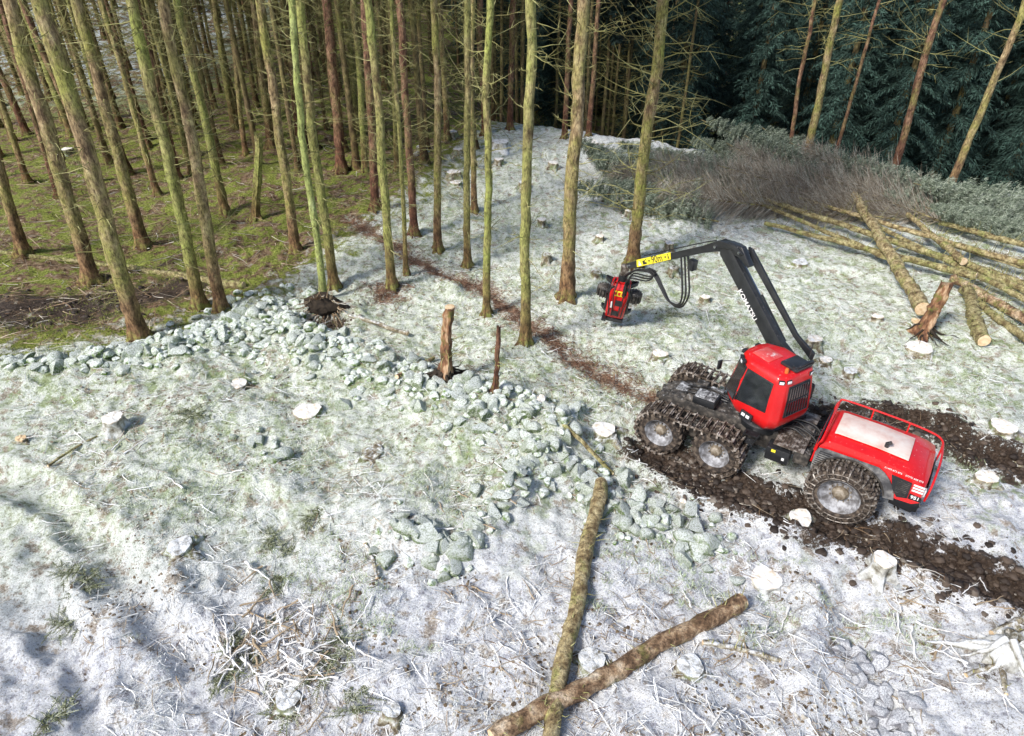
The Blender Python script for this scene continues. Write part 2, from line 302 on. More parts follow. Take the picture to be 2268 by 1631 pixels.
class MB:
    def __init__(s): s.v=[];s.f=[]
    def box(s,c,sz,rot=None):
        o=len(s.v)
        for i in (-.5,.5):
            for j in (-.5,.5):
                for k in (-.5,.5):
                    p=Vector((i*sz[0],j*sz[1],k*sz[2]))
                    if rot is not None: p=rot@p
                    s.v.append(tuple(Vector(c)+p))
        for q in ((0,1,3,2),(4,6,7,5),(0,4,5,1),(2,3,7,6),(0,2,6,4),(1,5,7,3)): s.f.append([o+a for a in q])
        return s
    def prism(s,poly,vec):
        o=len(s.v);n=len(poly)
        for p in poly: s.v.append(tuple(p))
        for p in poly: s.v.append(tuple(Vector(p)+Vector(vec)))
        s.f.append(list(range(o,o+n))); s.f.append(list(range(o+2*n-1,o+n-1,-1)))
        for i in range(n):
            j=(i+1)%n; s.f.append([o+i,o+j,o+n+j,o+n+i])
        return s
    def loft(s,rings,caps=True):
        o=len(s.v);n=len(rings[0])
        for r in rings:
            for p in r: s.v.append(tuple(p))
        for k in range(len(rings)-1):
            for i in range(n):
                j=(i+1)%n; s.f.append([o+k*n+i,o+k*n+j,o+(k+1)*n+j,o+(k+1)*n+i])
        if caps: s.f.append([o+i for i in range(n)][::-1]); s.f.append([o+(len(rings)-1)*n+i for i in range(n)])
        return s
    def tube(s,pts,r,sides=8,caps=True):
        pts=[Vector(p) for p in pts]; rs=[float(q) for q in (r if isinstance(r,(list,tuple)) else [r]*len(pts))]
        rings=[]; a=None
        for i,p in enumerate(pts):
            t=(pts[min(i+1,len(pts)-1)]-pts[max(i-1,0)]).normalized()
            if a is None:
                ref=Vector((0,0,1)) if abs(t.z)<.9 else Vector((1,0,0)); a=t.cross(ref).normalized()
            else:
                a=(a-t*a.dot(t)).normalized()
            b=t.cross(a)
            rings.append([p+(a*math.cos(k*2*math.pi/sides)+b*math.sin(k*2*math.pi/sides))*rs[i] for k in range(sides)])
        return s.loft(rings,caps)
    def lathe(s,prof,c=(0,0,0),segs=32,caps=True):   # axis y ; prof (y,r)
        rings=[[ (c[0]+r*math.cos(k*2*math.pi/segs),c[1]+y,c[2]+r*math.sin(k*2*math.pi/segs)) for k in range(segs)] for y,r in prof]
        return s.loft(rings,caps)
    def quad(s,a,b,c,d):
        o=len(s.v); s.v+= [tuple(a),tuple(b),tuple(c),tuple(d)]; s.f.append([o,o+1,o+2,o+3]); return s
    def build(s,name,mat,parent=None,loc=None,rot=None,bevel=0,smooth=True,world=None,recalc=True):
        me=bpy.data.meshes.new(name); me.from_pydata(s.v,[],s.f)
        bm=bmesh.new(); bm.from_mesh(me)
        if recalc: bmesh.ops.recalc_face_normals(bm,faces=bm.faces)
        if bevel:
            ed=[e for e in bm.edges if len(e.link_faces)==2 and e.calc_face_angle(0)>.6]
            try: bmesh.ops.bevel(bm,geom=ed,offset=bevel,segments=2,affect='EDGES',profile=.5,clamp_overlap=True)
            except Exception: pass
        bm.to_mesh(me); bm.free()
        if smooth: me.shade_smooth(); me.set_sharp_from_angle(angle=R(38))
        me.materials.append(M[mat] if isinstance(mat,str) else mat)
        o=ob(name,me,parent,loc,rot)
        if world is not None: o.matrix_parent_inverse=world
        return o
def smoothpts(pts,n=6):
    pts=[Vector(p) for p in pts]; out=[]
    for i in range(len(pts)-1):
        p0=pts[max(i-1,0)];p1=pts[i];p2=pts[i+1];p3=pts[min(i+2,len(pts)-1)]
        for k in range(n):
            t=k/n; out.append(.5*((2*p1)+(-p0+p2)*t+(2*p0-5*p1+4*p2-p3)*t*t+(-p0+3*p1-3*p2+p3)*t**3))
    out.append(pts[-1]); return out
# ---------------------------------------------------------------- ground sheet
def axis(c0,c1,step,lo,hi,g=1.06):
    a=list(np.arange(c0,c1,step)); s=step; x=a[-1]
    while x<hi: s*=g; x+=s; a.append(x)
    s=step; x=a[0]; b=[]
    while x>lo: s*=g; x-=s; b.append(x)
    return np.array(b[::-1]+a)
xs=axis(-11,13,.052,-350,350,1.035); ys=axis(5.0,20,.052,-30,420,1.02)
X,Y=np.meshgrid(xs,ys); Z=gz(X,Y)
nx,ny=len(xs),len(ys); idx=np.arange(nx*ny).reshape(ny,nx)
Q=np.stack([idx[:-1,:-1],idx[:-1,1:],idx[1:,1:],idx[1:,:-1]],-1).reshape(-1,4)
gm=ground_mat(); me=npmesh('ground',np.stack([X,Y,Z],-1).reshape(-1,3),Q,True,gm)
x,y=X.ravel(),Y.ravel()
inside=inpoly(x,y,FOREST); dist=segdist(x,y,FOREST+[FOREST[0]])
litter=np.where(inside,ss(0,2.2,dist)*.5+.5,.5-.5*ss(0,2.6,dist))
beyond=ss(0,3,edge(x,y))*ss(-8,2,x); litter=np.maximum(litter,beyond)
tr=np.minimum(segdist(x,y,TR1),segdist(x,y,TR2))
mud=np.exp(-(tr/.80)**2.6)*.98
mud=np.maximum(mud,.8*np.exp(-(segdist(x,y,LMUD)/1.6)**2))
mud=np.maximum(mud,.9*np.exp(-((np.hypot(x-HOLE[0],(y-HOLE[1])*1.3))/.8)**4))
mud=np.maximum(mud,.95*np.exp(-((np.hypot(x-SNAG[0],y-SNAG[1]))/.6)**4))
mud=np.maximum(mud,.30*np.exp(-(segdist(x,y,PIT)/.4)**2))
mud=np.maximum(mud,.30*np.exp(-(((x-HEAP[0])/1.8)**2+((y-HEAP[1])/1.0)**2)))
mud=np.maximum(mud,.22*np.exp(-(segdist(x,y,RUTL)/.5)**2)); mud=np.maximum(mud,.20*np.exp(-(segdist(x,y,BANK)/.4)**2))
c=G0(2180,1500); mud=np.maximum(mud,.30*np.exp(-(np.hypot(x-c[0],y-c[1])/1.1)**2))
moss=np.clip(.35+1.6*vn(x/3+70,y/3)+.8*np.exp(-(segdist(x,y,WALL)/1.6)**2)+.5*ss(12,17,y)*ss(-4,6,x),0,1)*ss(8,13,y)
trail=np.maximum(.80*np.exp(-(segdist(x,y,TRAIL)/.6)**2),.6*np.exp(-(segdist(x,y,TRAILB)/.4)**2))
c=G0(860,650); trail=np.maximum(trail,.8*np.exp(-(np.hypot(x-c[0],y-c[1])/.9)**2))
blue=np.clip(ss(14,9.5,y-.2*x)+.7*ss(24,32,y)*ss(0,6,x),0,1)
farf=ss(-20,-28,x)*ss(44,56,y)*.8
col=np.stack([litter,mud,moss,np.ones_like(x)],-1).astype(np.float32)
a=me.color_attributes.new('mask','FLOAT_COLOR','POINT'); a.data.foreach_set('color',col.ravel())
col=np.stack([trail,blue,farf,np.ones_like(x)],-1).astype(np.float32)
a=me.color_attributes.new('mask_b','FLOAT_COLOR','POINT'); a.data.foreach_set('color',col.ravel())
tag(ob('ground',me),'frost covered clearing floor with mud ruts, moss and needle litter under the trees','ground',kind='structure')
# ---------------------------------------------------------------- trees
def trunk_mesh(seed,h,r,lean,mat,K=48,sides=14,flare=.55):
    rs=np.random.RandomState(seed)
    z=-.35+(h+.35)*np.linspace(0,1,K)**1.5; th=np.linspace(0,2*np.pi,sides,endpoint=False)
    rad=r*(1-.62*np.clip(z,0,h)/h)*(1+flare*np.exp(-np.clip(z,0,9)/.28))*(1+.035*rs.randn(K))
    ph=rs.rand()*6
    lob=1+.45*np.exp(-np.clip(z,0,9)/.25)[:,None]*np.cos(5*th+ph)[None]+.05*rs.randn(K,sides)
    wob=np.cumsum(rs.randn(K,2)*.022,0)*ss(0,6,z)[:,None]
    cx=lean[0]*z+wob[:,0]; cy=lean[1]*z+wob[:,1]
    V=np.stack([cx[:,None]+rad[:,None]*lob*np.cos(th),cy[:,None]+rad[:,None]*lob*np.sin(th),np.repeat(z[:,None],sides,1)],-1)
    idx=np.arange(K*sides).reshape(K,sides)
    q=np.stack([idx[:-1],np.roll(idx,-1,1)[:-1],np.roll(idx,-1,1)[1:],idx[1:]],-1).reshape(-1,4)
    return npmesh('trunk',V.reshape(-1,3),q,True,mat),(z,cx,cy,rad)
def branch_mesh(seed,axis_,n,z0,z1,L0,L1,mat,br=.014,sub=3,up=0.15):
    rs=np.random.RandomState(seed); z,cx,cy,rad=axis_
    zz=z0+(z1-z0)*rs.rand(n)**.75; az=rs.rand(n)*2*np.pi; L=L0+(L1-L0)*rs.rand(n)**1.6
    K=6; t=np.linspace(0,1,K)
    bx=np.interp(zz,z,cx); by=np.interp(zz,z,cy); r0=np.interp(zz,z,rad)*.7
    sl=up+rs.randn(n)*.25; cu=rs.randn(n)*.35
    d=np.stack([np.cos(az),np.sin(az)],-1); side=np.stack([-d[:,1],d[:,0]],-1); sc=rs.randn(n)*.18
    ho=r0[:,None]+L[:,None]*t
    P=np.zeros((n,K,3))
    P[...,0]=bx[:,None]+d[:,0:1]*ho+side[:,0:1]*(sc*L)[:,None]*t**2
    P[...,1]=by[:,None]+d[:,1:2]*ho+side[:,1:2]*(sc*L)[:,None]*t**2
    P[...,2]=zz[:,None]+L[:,None]*(sl[:,None]*t+cu[:,None]*t**2)+rs.randn(n,K)*.02
    Rr=br*(1.1-t)[None]*(.6+.5*L/L1)[:,None]
    parts=[strands(P,Rr,3)]
    if sub:
        m=n*sub; bi=np.repeat(np.arange(n),sub); k=rs.randint(1,K-1,m)
        st=P[bi,k]; dr=nrm(P[bi,k+1]-P[bi,k]); ra=nrm(dr+rs.randn(m,3)*.75)
        l=L[bi]*.4*rs.rand(m)+.08; tt=np.linspace(0,1,4)
        P2=st[:,None]+ra[:,None]*(l[:,None]*tt)[...,None]; P2[...,2]+=(rs.randn(m)*.12)[:,None]*tt**2*l[:,None]
        parts.append(strands(P2,br*.5*(1.2-tt)[None]*np.ones((m,1)),3))
    V,Q=cat(parts); return npmesh('branches',V,Q,False,mat)
def crown_mesh(seed,h0,h1,Rad,levels,nb,nf,fw,mat,fl=1.0,droop=.45,layers=2):
    rs=np.random.RandomState(seed); n=levels*nb
    li=np.repeat(np.arange(levels),nb); fr=1-(li+rs.rand(n)*.6)/levels; z=h0+(h1-h0)*(1-fr)
    L=Rad*(.12+.88*np.clip(fr,0,1)**.75)*(.6+.5*rs.rand(n)); az=rs.rand(n)*2*np.pi
    s=np.linspace(.12,1,nf); 
    d=np.stack([np.cos(az),np.sin(az),np.zeros(n)],-1); p=np.stack([-d[:,1],d[:,0],np.zeros(n)],-1)
    pos=d[:,None]*(L[:,None]*s)[...,None]; pos[...,2]+=z[:,None]+L[:,None]*(.12*s-droop*s**1.8)
    P=[];D=[];Wd=[]
    for sd in (-1,1):
        for k in range(layers):
            kk=k/(layers-1) if layers>1 else 0
            jit=rs.randn(n,nf,3)*.25
            dr=p[:,None]*sd*(.9-.6*kk)+d[:,None]*.5+jit; dr[...,2]-=.25+.75*kk
            dr=nrm(dr); ln=(.14+.30*L[:,None]*(1-.55*s)*(.5+.7*rs.rand(n,nf)))*fl
            off=p[:,None]*sd*(rs.rand(n,nf,1)*.30*(L[:,None,None]*(1-.6*s[None,:,None])))*(1 if fl<.8 else 0)
            P.append((pos+off+rs.randn(n,nf,3)*.04).reshape(-1,3)); D.append((dr*ln[...,None]).reshape(-1,3))
            w=nrm(np.cross(dr,rs.randn(n,nf,3))); Wd.append((w*fw*(.6+.8*rs.rand(n,nf,1))).reshape(-1,3))
    V1=blades(np.concatenate(P),np.concatenate(D),np.concatenate(Wd),.3)
    bp=np.concatenate([np.zeros((n,1,3))+np.stack([0*z,0*z,z],-1)[:,None],pos[:,::3]],1)
    k=bp.shape[1]; V2=strands(bp,np.linspace(.03,.006,k)[None]*np.ones((n,1)),3)
    V,Q=cat([V1,V2]); return npmesh('crown',V,Q,False,mat)
HIGH=[crown_mesh(900+i,13,23,1.6,15,7,8,.18,M['needles_dark'],1.1) for i in range(2)]
tree_no=[0]
def tree(ub,vb,ut,wpx,style,label,Ydist=None,group=None,nb=85,h=22,name='spruce_tree',vt=0,Lr=(.35,1.5),crown=True,z0=.7,br=.015,sub=3):
    P,t=(GY(ub,vb,Ydist) if Ydist else G(ub,vb))
    r=wpx*.78/2*t/F
    if ut is None: lean=(random.uniform(-.015,.015),random.uniform(-.01,.01))
    else:
        d=ray(ut,vt); tt=P.y/d[1]; T=Vector((d[0]*tt,P.y,CH+d[2]*tt)); lean=((T.x-P.x)/(T.z-P.z),0)
    tree_no[0]+=1; sd=tree_no[0]*13
    rt=root(name,P,label,'tree',group)
    tm,ax=trunk_mesh(sd,h,r,lean,M[style]); ob('trunk',tm,rt)
    ob('branches',branch_mesh(sd+1,ax,nb,z0,min(h-.5,14),Lr[0],Lr[1],M['twig_dead'],br,sub),rt)
    if crown and h>15: ob('crown',HIGH[sd%2],rt,loc=(lean[0]*17,lean[1]*17,0),rot=(0,0,sd))
    return rt
T=[
(52,560,-110,30,'bark_tan','leaning tan trunk at the far left edge above the thin fallen mossy log'),
(205,625,22,40,'bark_tan','thick leaning trunk with green mossy foot, second large one from left edge'),
(310,752,85,46,'bark_tan','thickest leaning trunk at left front with reddish flaking base beside the stone heap'),
(318,550,168,32,'bark_tan','trunk with wide mossy root flare standing behind the thickest left trunk'),
(445,682,288,33,'bark_moss','left trunk of the close leaning pair with a mossy green foot above the stone heap'),
(490,686,350,32,'bark_tan','right trunk of the close leaning pair, tan with moss at its foot'),
(500,475,392,24,'bark_moss','mossy footed trunk set back in the wood behind the leaning pair'),
(655,562,585,27,'bark_tan','slim straight tan trunk left of the bright green trunk'),
(740,640,672,26,'bark_moss','mossy trunk just behind the bright green trunk'),
(756,382,728,28,'bark_red','dark red brown trunk with spreading roots in the middle of the wood'),
(832,465,806,24,'bark_red','brown trunk with a dark base left of the needle covered trail'),
(868,640,820,25,'bark_moss','pale green trunk standing in brown needle litter beside the trail'),
(900,608,866,13,'bark_moss','very thin green trunk close right of the pale green trunk by the trail'),
(918,520,884,22,'bark_red','brown trunk right behind the very thin green trunk'),
(970,556,956,22,'bark_tan','tan trunk between the trail and the two small far stumps'),
(1035,590,1030,20,'bark_moss','slim greenish trunk left of the thin green pole tree by the trail'),
(1050,470,1048,17,'bark_tan','narrow tan trunk behind the slim greenish trunk, near the small stumps'),
(1078,700,1078,21,'bark_moss','bare green pole of a tree right beside the needle trail, nearest to it'),
(1163,760,1182,29,'bark_moss','tall mossy trunk standing nearest the camera in the clearing centre'),
(1255,660,1292,38,'bark_tan','stout tan trunk with a flared mossy base left of the harvesting head'),
(1400,585,1462,34,'bark_tan','branchy trunk rising just behind the harvesting head, long twisted twigs'),
]
for i,a in enumerate(T):
    if i==20: tree(*a,nb=190,Lr=(.9,2.8),z0=1.6,br=.02,sub=4)
    elif i in (18,19,17): tree(*a,nb=100,Lr=(.2,1.1),z0=1.2)
    else: tree(*a,Lr=(.4,1.8) if i<7 else (.3,1.3),nb=140 if i<7 else 120,z0=1.2,crown=i%3==0,br=.013,sub=4)
tree(718,668,652,20,'bark_bright','bright yellow green mossy trunk standing at the edge of the root hole',nb=110,Lr=(.2,.9),z0=.5,crown=False)
T2=[
(1250,300,1268,14,'bark_red','reddish trunk at the crest of the clearing, left of a matching thinner one',42),
(1303,300,1330,13,'bark_red','thin reddish trunk at the crest beside the frosted crest stump',42),
(1130,290,1132,15,'bark_red','dark trunk at the crest behind the frosted crest stump',43),
(1748,345,1812,11,'bark_red','thin leaning bare trunk, leftmost of five behind the brushwood',38),
(1785,350,1870,20,'bark_tan','stouter tan leaning trunk, second of five behind the brushwood',37),
(1845,360,1945,9,'bark_red','thinnest dark bare trunk, middle of five behind the brushwood',37),
(1975,395,2098,19,'bark_red','reddish leaning bare trunk, fourth of five behind the brushwood',35),
(2092,445,2275,19,'bark_tan','rightmost pale leaning bare trunk at the edge of the dark spruces',33.5),
]
for i,(ub,vb,ut,w,st,lab,Yd) in enumerate(T2): tree(ub,vb,ut,w*1.1,st,lab,Ydist=Yd,nb=90,Lr=(.5,2.6),z0=3 if i<3 else 5,crown=i<3)
T3=[(130,440,-5),(60,405,-60),(0,350,-95),(350,435,215),(395,400,300),(425,385,325),(215,405,60),(270,385,150),(545,345,492),(600,330,560),(470,330,380),(330,330,232),(660,300,628),(700,330,660),(790,300,770),(845,300,826),(905,290,888),(990,310,978),(60,300,-60),(160,300,40),(430,290,360),(520,285,470),(745,280,722),(1075,300,1070),(880,380,858),(810,380,780)]
NUM=['one','two','three','four','five','six','seven','eight','nine','ten','eleven','twelve','thirteen','fourteen','fifteen','sixteen','seventeen','eighteen','nineteen','twenty','twenty-one','twenty-two','twenty-three','twenty-four','twenty-five','twenty-six']
for i,(ub,vb,ut) in enumerate(T3):
    lab='set-back brown green trunk, number %s from the left in the second rank of the wood'%NUM[sorted(range(len(T3)),key=lambda k:T3[k][0]).index(i)]
    tree(ub,vb,ut,random.uniform(14,22),random.choice(['bark_tan','bark_red','bark_moss','bark_moss']),lab,nb=110,Lr=(.4,1.6),z0=1.2,br=.015,crown=i%3==0)
FM=[]
for i in range(6):
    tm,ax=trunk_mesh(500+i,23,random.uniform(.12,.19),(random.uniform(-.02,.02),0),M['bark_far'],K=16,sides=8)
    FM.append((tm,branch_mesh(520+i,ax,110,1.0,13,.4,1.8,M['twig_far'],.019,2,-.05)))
pts=[]
def visible(x,y,z):
    dy=y; dz=z-CH; dep=dy*cP-dz*sP; 
    u=W/2+F*x/dep; v=H/2+F*(-dz*cP-dy*sP)/dep
    return u,v
tries=0
while len(pts)<245 and tries<20000:
    tries+=1
    y=36+68*random.random()**1.2; x=random.uniform(-.72*y,.30*y+2)
    if x>1 and y<48-.4*x: continue
    if x>-2 and y<45: continue
    if any((x-a)**2+(y-b)**2<1.8**2 for a,b in pts): continue
    z=float(gz(x,y)); u,v=visible(x,y,z)
    if u<-40 or u>1520: continue
    pts.append((x,y))
for i,(x,y) in enumerate(pts):
    tm,bmh=FM[i%6]
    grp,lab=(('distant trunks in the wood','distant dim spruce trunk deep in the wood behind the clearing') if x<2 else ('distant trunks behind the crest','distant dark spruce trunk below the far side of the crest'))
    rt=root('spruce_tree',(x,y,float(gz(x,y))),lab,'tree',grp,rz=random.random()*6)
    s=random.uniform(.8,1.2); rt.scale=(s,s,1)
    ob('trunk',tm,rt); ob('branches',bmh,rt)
    if i%2: ob('crown',HIGH[i//2%2],rt)
# dark spruces
SP=[crown_mesh(700+i,1.2,22,2.9+.3*i,26,9,17,.05,M['needles'],.52,.5,4) for i in range(3)]
tm_s,_=trunk_mesh(777,22,.24,(0,0),M['bark_far'],K=12,sides=8)
sp=[];tries=0
while len(sp)<108 and tries<24000:
    tries+=1
    y=43+60*random.random()**1.1; x=random.uniform(-5,.80*y+4)
    e=float(edge(x,y))
    if e<10: continue
    if x<11 and y<72: continue
    if any((x-a)**2+(y-b)**2<3.2**2 for a,b in sp): continue
    u,v=visible(x,y,-4)
    if u>2450 or u<900: continue
    sp.append((x,y))
sp.sort(key=lambda p:p[1])
for i,(x,y) in enumerate(sp):
    rt=root('dark_spruce',(x,y,float(gz(x,y))),'dark blue green spruce with drooping boughs in the dense stand behind the brushwood','tree','dark spruces behind the brushwood',rz=random.random()*6)
    s=random.uniform(.8,1.2); rt.scale=(s,s,s*random.uniform(.9,1.1))
    ob('trunk',tm_s,rt); ob('crown',SP[i%3],rt)
sp2=[];tries=0
while len(sp2)<60 and tries<9000:
    tries+=1
    y=random.uniform(84,150); x=random.uniform(-.55*y,.25*y)
    if any((x-a)**2+(y-b)**2<5**2 for a,b in sp2): continue
    sp2.append((x,y))
for i,(x,y) in enumerate(sp2):
    rt=root('dark_spruce',(x,y,float(gz(x,y))),'far dark spruce closing the view behind the thin trunks','tree','far spruces behind the wood',rz=i)
    rt.scale=(1.4,1.4,1.1); ob('trunk',tm_s,rt); ob('crown',SP[i%3],rt)
# ---------------------------------------------------------------- snags, broken trunks
def snag(ub,vb,ut,vt,w,mat,label,jag=True,name='dead_tree',nb=8,cutface=None,Lr=(.1,.4),rootsn=0,tp=.12):
    P,t=G(ub,vb); d=ray(ut,vt); tt=(P.y)/d[1]; Tp=Vector((d[0]*tt,P.y,CH+d[2]*tt))
    h=Tp.z-P.z; r=w/2*t/F; lean=((Tp.x-P.x)/h,0)
    rt=root(name,P,label,'tree stump' if cutface else 'tree')
    K=26;sides=20; rs=np.random.RandomState(int(ub)); z=-.3+(h+.3)*np.linspace(0,1,K)
    rg=rs.randn(sides)*.12; wob=np.cumsum(rs.randn(K)*.012)
    mb=MB(); rings=[]
    for k in range(K):
        rr=r*(1-tp*k/K)*(1+.9*math.exp(-max(z[k],0)/.22))*(1+.05*rs.randn())
        ring=[]
        for j in range(sides):
            th=j*2*math.pi/sides; q=rr*(1+.4*math.exp(-max(z[k],0)/.25)*math.cos(4*th+1)+(rg[j] if z[k]<h*.92 else rg[j]*.3)+.05*rs.randn())
            zz=z[k]+(rs.rand()*min(.35,h*.2) if (k==K-1 and jag) else 0)
            ring.append((lean[0]*z[k]+wob[k]+q*math.cos(th),q*math.sin(th),zz))
        rings.append(ring)
    mb.loft(rings,True); mb.build('trunk',mat,rt)
    if cutface:
        rt_=r*(1-tp)*.98; m2=MB(); m2.loft([[(lean[0]*h+wob[-1]+rt_*s_*math.cos(j*math.pi/8),rt_*s_*math.sin(j*math.pi/8),h+zz) for j in range(16)] for s_,zz in ((1,-.02),(1,.012),(.5,.016))],True)
        m2.build('cut_face',cutface,rt)
    ax=(z,lean[0]*z,0*z,np.full(K,r))
    if nb: ob('branches',branch_mesh(int(ub)+5,ax,nb,.2*h,h*.9,Lr[0],Lr[1],M['twig_dead'],.014,1),rt)
    if rootsn:
        n=rootsn; a=rs.rand(n)*6.28; tt=np.linspace(0,1,6); L=.35+.6*rs.rand(n)
        Pp=np.zeros((n,6,3)); ho=r*.8+L[:,None]*tt; Pp[...,0]=np.cos(a)[:,None]*ho; Pp[...,1]=np.sin(a)[:,None]*ho; Pp[...,2]=.25*(1-tt)[None]**2*(.5+rs.rand(n,1))+.04; Pp+=rs.randn(n,6,3)*.03
        V,Q=strands(Pp,(.045*(1.1-tt))[None]*(.5+rs.rand(n,1)),5); ob('roots',npmesh('roots',V,Q,True,M['soil']),rt)
    return rt
snag(566,492,572,310,18,'bark_moss','short mossy broken trunk deep among the left trees',nb=20)
snag(985,842,993,680,28,'snag','waist high reddish stripped trunk with a sawn top in a dark hollow',jag=False,cutface='cut_warm',nb=34,rootsn=34,Lr=(.15,.6),tp=.26)
snag(1097,870,1101,742,10,'bark_red','thin splintered snag right of the stripped trunk',nb=10)
snag(2040,742,2092,640,27,'snag','broken reddish stump leaning beside the sawn log end at right',nb=6,rootsn=16)
# ---------------------------------------------------------------- stumps
def stump(u,v,w,label,tall=.25,mat='stump',top='cut',roots=5):
    tall=tall*.62
    P,t=G(u,v+ tall*F*.8/18); r=w*1.04/2*t/F; rs=random.Random(int(u*7+v)); h=tall
    rt=root('tree_stump',P,label,'tree stump',rz=rs.random()*6)
    sides=28; mb=MB(); rings=[]
    ph=rs.random()*6; el=rs.uniform(.8,1); rgh=[rs.uniform(-1,1) for _ in range(sides)]
    for z,k in ((-.35,1.9),(-.05,1.5),(.04,1.25),(h*.4,1.08),(h*.8,1.02),(h,1.0)):
        ring=[]
        for j in range(sides):
            th=j*2*math.pi/sides; a=max(0,1-(z+.05)/max(h,.15))
            q=r*k*(1+.30*a*math.cos(roots*th+ph)+.07*math.cos(3*th+ph*2)+.05*rgh[j]+.03*rs.uniform(-1,1))
            ring.append((q*math.cos(th),q*el*math.sin(th),z+(rs.uniform(-.01,.01) if z==h else 0)))
        rings.append(ring)
    mb.loft(rings,True); mb.build('bark',mat,rt)
    m2=MB(); rings=[]
    for s_,z in ((1.0,-.03),(.98,.012),(.55,.022),(.1,.014)):
        rings.append([(r*s_*(1+.07*math.cos(3*j*2*math.pi/sides+ph*2)+.05*rgh[j])*math.cos(j*2*math.pi/sides),r*s_*el*(1+.07*math.cos(3*j*2*math.pi/sides+ph*2)+.05*rgh[j])*math.sin(j*2*math.pi/sides),h+z+.012*math.sin(j)) for j in range(sides)])
    m2.loft(rings,True); m2.build('cut_face',top,rt)
    return rt
ST=[(1015,322,20,'tiny far stump directly under the crest, beside two others',.5,'stump','cut'),
(935,315,24,'tiny stump among the trunks, leftmost of the far stumps',.6,'stump','cut'),
(1003,281,20,'farthest small stump at the crest of the clearing',.6,'stump','cut'),
(1005,370,30,'small brown stump with pale top left of the narrow tan trunk',.7,'stump','cut'),
(1010,400,24,'low small stump just below the brown one left of the narrow tan trunk',.3,'stump','cut'),
(1108,303,38,'wide frosted root stump on the crest line',.6,'stump_w','stump_w'),
(1308,305,34,'frosted pale stump on the crest beside the thin reddish trunk',.6,'stump_w','cut'),
(1452,338,26,'small frosted stump at the left end of the brushwood',.5,'stump_w','cut'),
(1770,578,36,'mossy stump between the crane boom and the felled trunks',.3,'stump','stump_w'),
(1328,520,18,'little frosted stump between the stout trunk and the branchy trunk',.4,'stump','cut'),
(1395,462,22,'small stump behind the base of the branchy trunk',.4,'stump','cut'),
(1460,783,34,'pale cut stump left of the red cab beyond the tracked wheels',.25,'stump','cut'),
(1800,748,34,'cut stump just behind the red cab',.4,'stump','cut'),
(1826,798,28,'flat pale stump right of the red cab',.2,'stump','cut'),
(1195,884,28,'small round pale stump between the thin snag and the machine',.15,'stump','cut'),
(1337,950,50,'broad pale stump just left of the machine front wheels',.18,'stump','cut'),
(683,910,58,'broad white topped stump below the stone heap at left centre',.26,'stump','cut'),
(262,928,44,'tall narrow split white stump at the left',.75,'stump_w','cut'),
(532,851,38,'white topped stump close under the stone heap',.2,'stump','cut'),
(400,1210,54,'low frosted over stump in the lower left',.16,'stump','stump_w'),
(1770,1148,56,'pale stump below the big rear wheel',.26,'stump','cut'),
(1693,1285,64,'largest round white stump, lower right of centre',.22,'stump_w','cut'),
(1946,1243,46,'tall slender white stump right of the largest one',.65,'stump_w','cut'),
(2032,768,54,'pale wide stump beside the sawn leaning trunk at right',.3,'stump','cut'),
(2032,712,30,'small low stump under the sawn trunk end at right',.2,'stump','cut_warm'),
(2215,948,52,'snowy stump beyond the machine near the right edge',.3,'stump','cut'),
(2178,1058,48,'stump in the mud right of the machine tail',.3,'stump','cut'),
(1310,1462,60,'rounded frost buried stump between the two foreground logs',.18,'stump','stump_w'),
(1525,1480,56,'frost buried stump right of the reddish foreground log',.24,'stump','stump_w'),
(640,1552,54,'frost buried stump in the brushwood heap at bottom',.2,'stump','stump_w'),
(828,1000,44,'brown hearted low stump in the frosted centre',.14,'stump','stump'),
(50,972,24,'small brown stump at the left edge of the clearing',.15,'stump','cut_warm'),
(152,322,26,'small stump in the far left wood',.5,'stump','cut'),
(1510,1114,15,'tiny pale stump under the second wheel of the machine',.3,'stump_w','cut'),
(870,1575,40,'slanting frosted root stub at the bottom centre',.24,'stump','stump_w'),
(1225,352,24,'little frosted stump just below the crest left of the reddish trunk',.5,'stump','cut'),
(1160,400,22,'small stump on the frosted slope between two tall mossy trunks',.4,'stump','stump_w'),
(1345,430,22,'small pale stump on the slope left of the brushwood edge',.4,'stump','cut'),
(1320,600,24,'low mossy stump left of the crane tip',.4,'stump','stump'),
(1490,590,22,'low mossy stump under the crane hose',.4,'stump','stump'),
(1880,820,30,'mossy low stump right of the cab behind the machine tail',.3,'stump','stump_w'),
(1940,700,24,'small stump left of the sawn crosswise trunk',.3,'stump','cut'),
(1105,345,20,'tiny stump under the wide frosted root stump of the crest',.5,'stump','cut'),
(1210,560,22,'mossy little stump close left of the stout tan trunk',.5,'stump','stump'),
(1200,480,20,'tiny pale stump on the slope above the mossy little one',.5,'stump','cut'),
(1480,535,20,'tiny stump just above the crane arm',.5,'stump','cut'),
(1560,655,22,'small pale stump inside the crane angle',.4,'stump','cut'),
]
for s in ST: stump(*s)
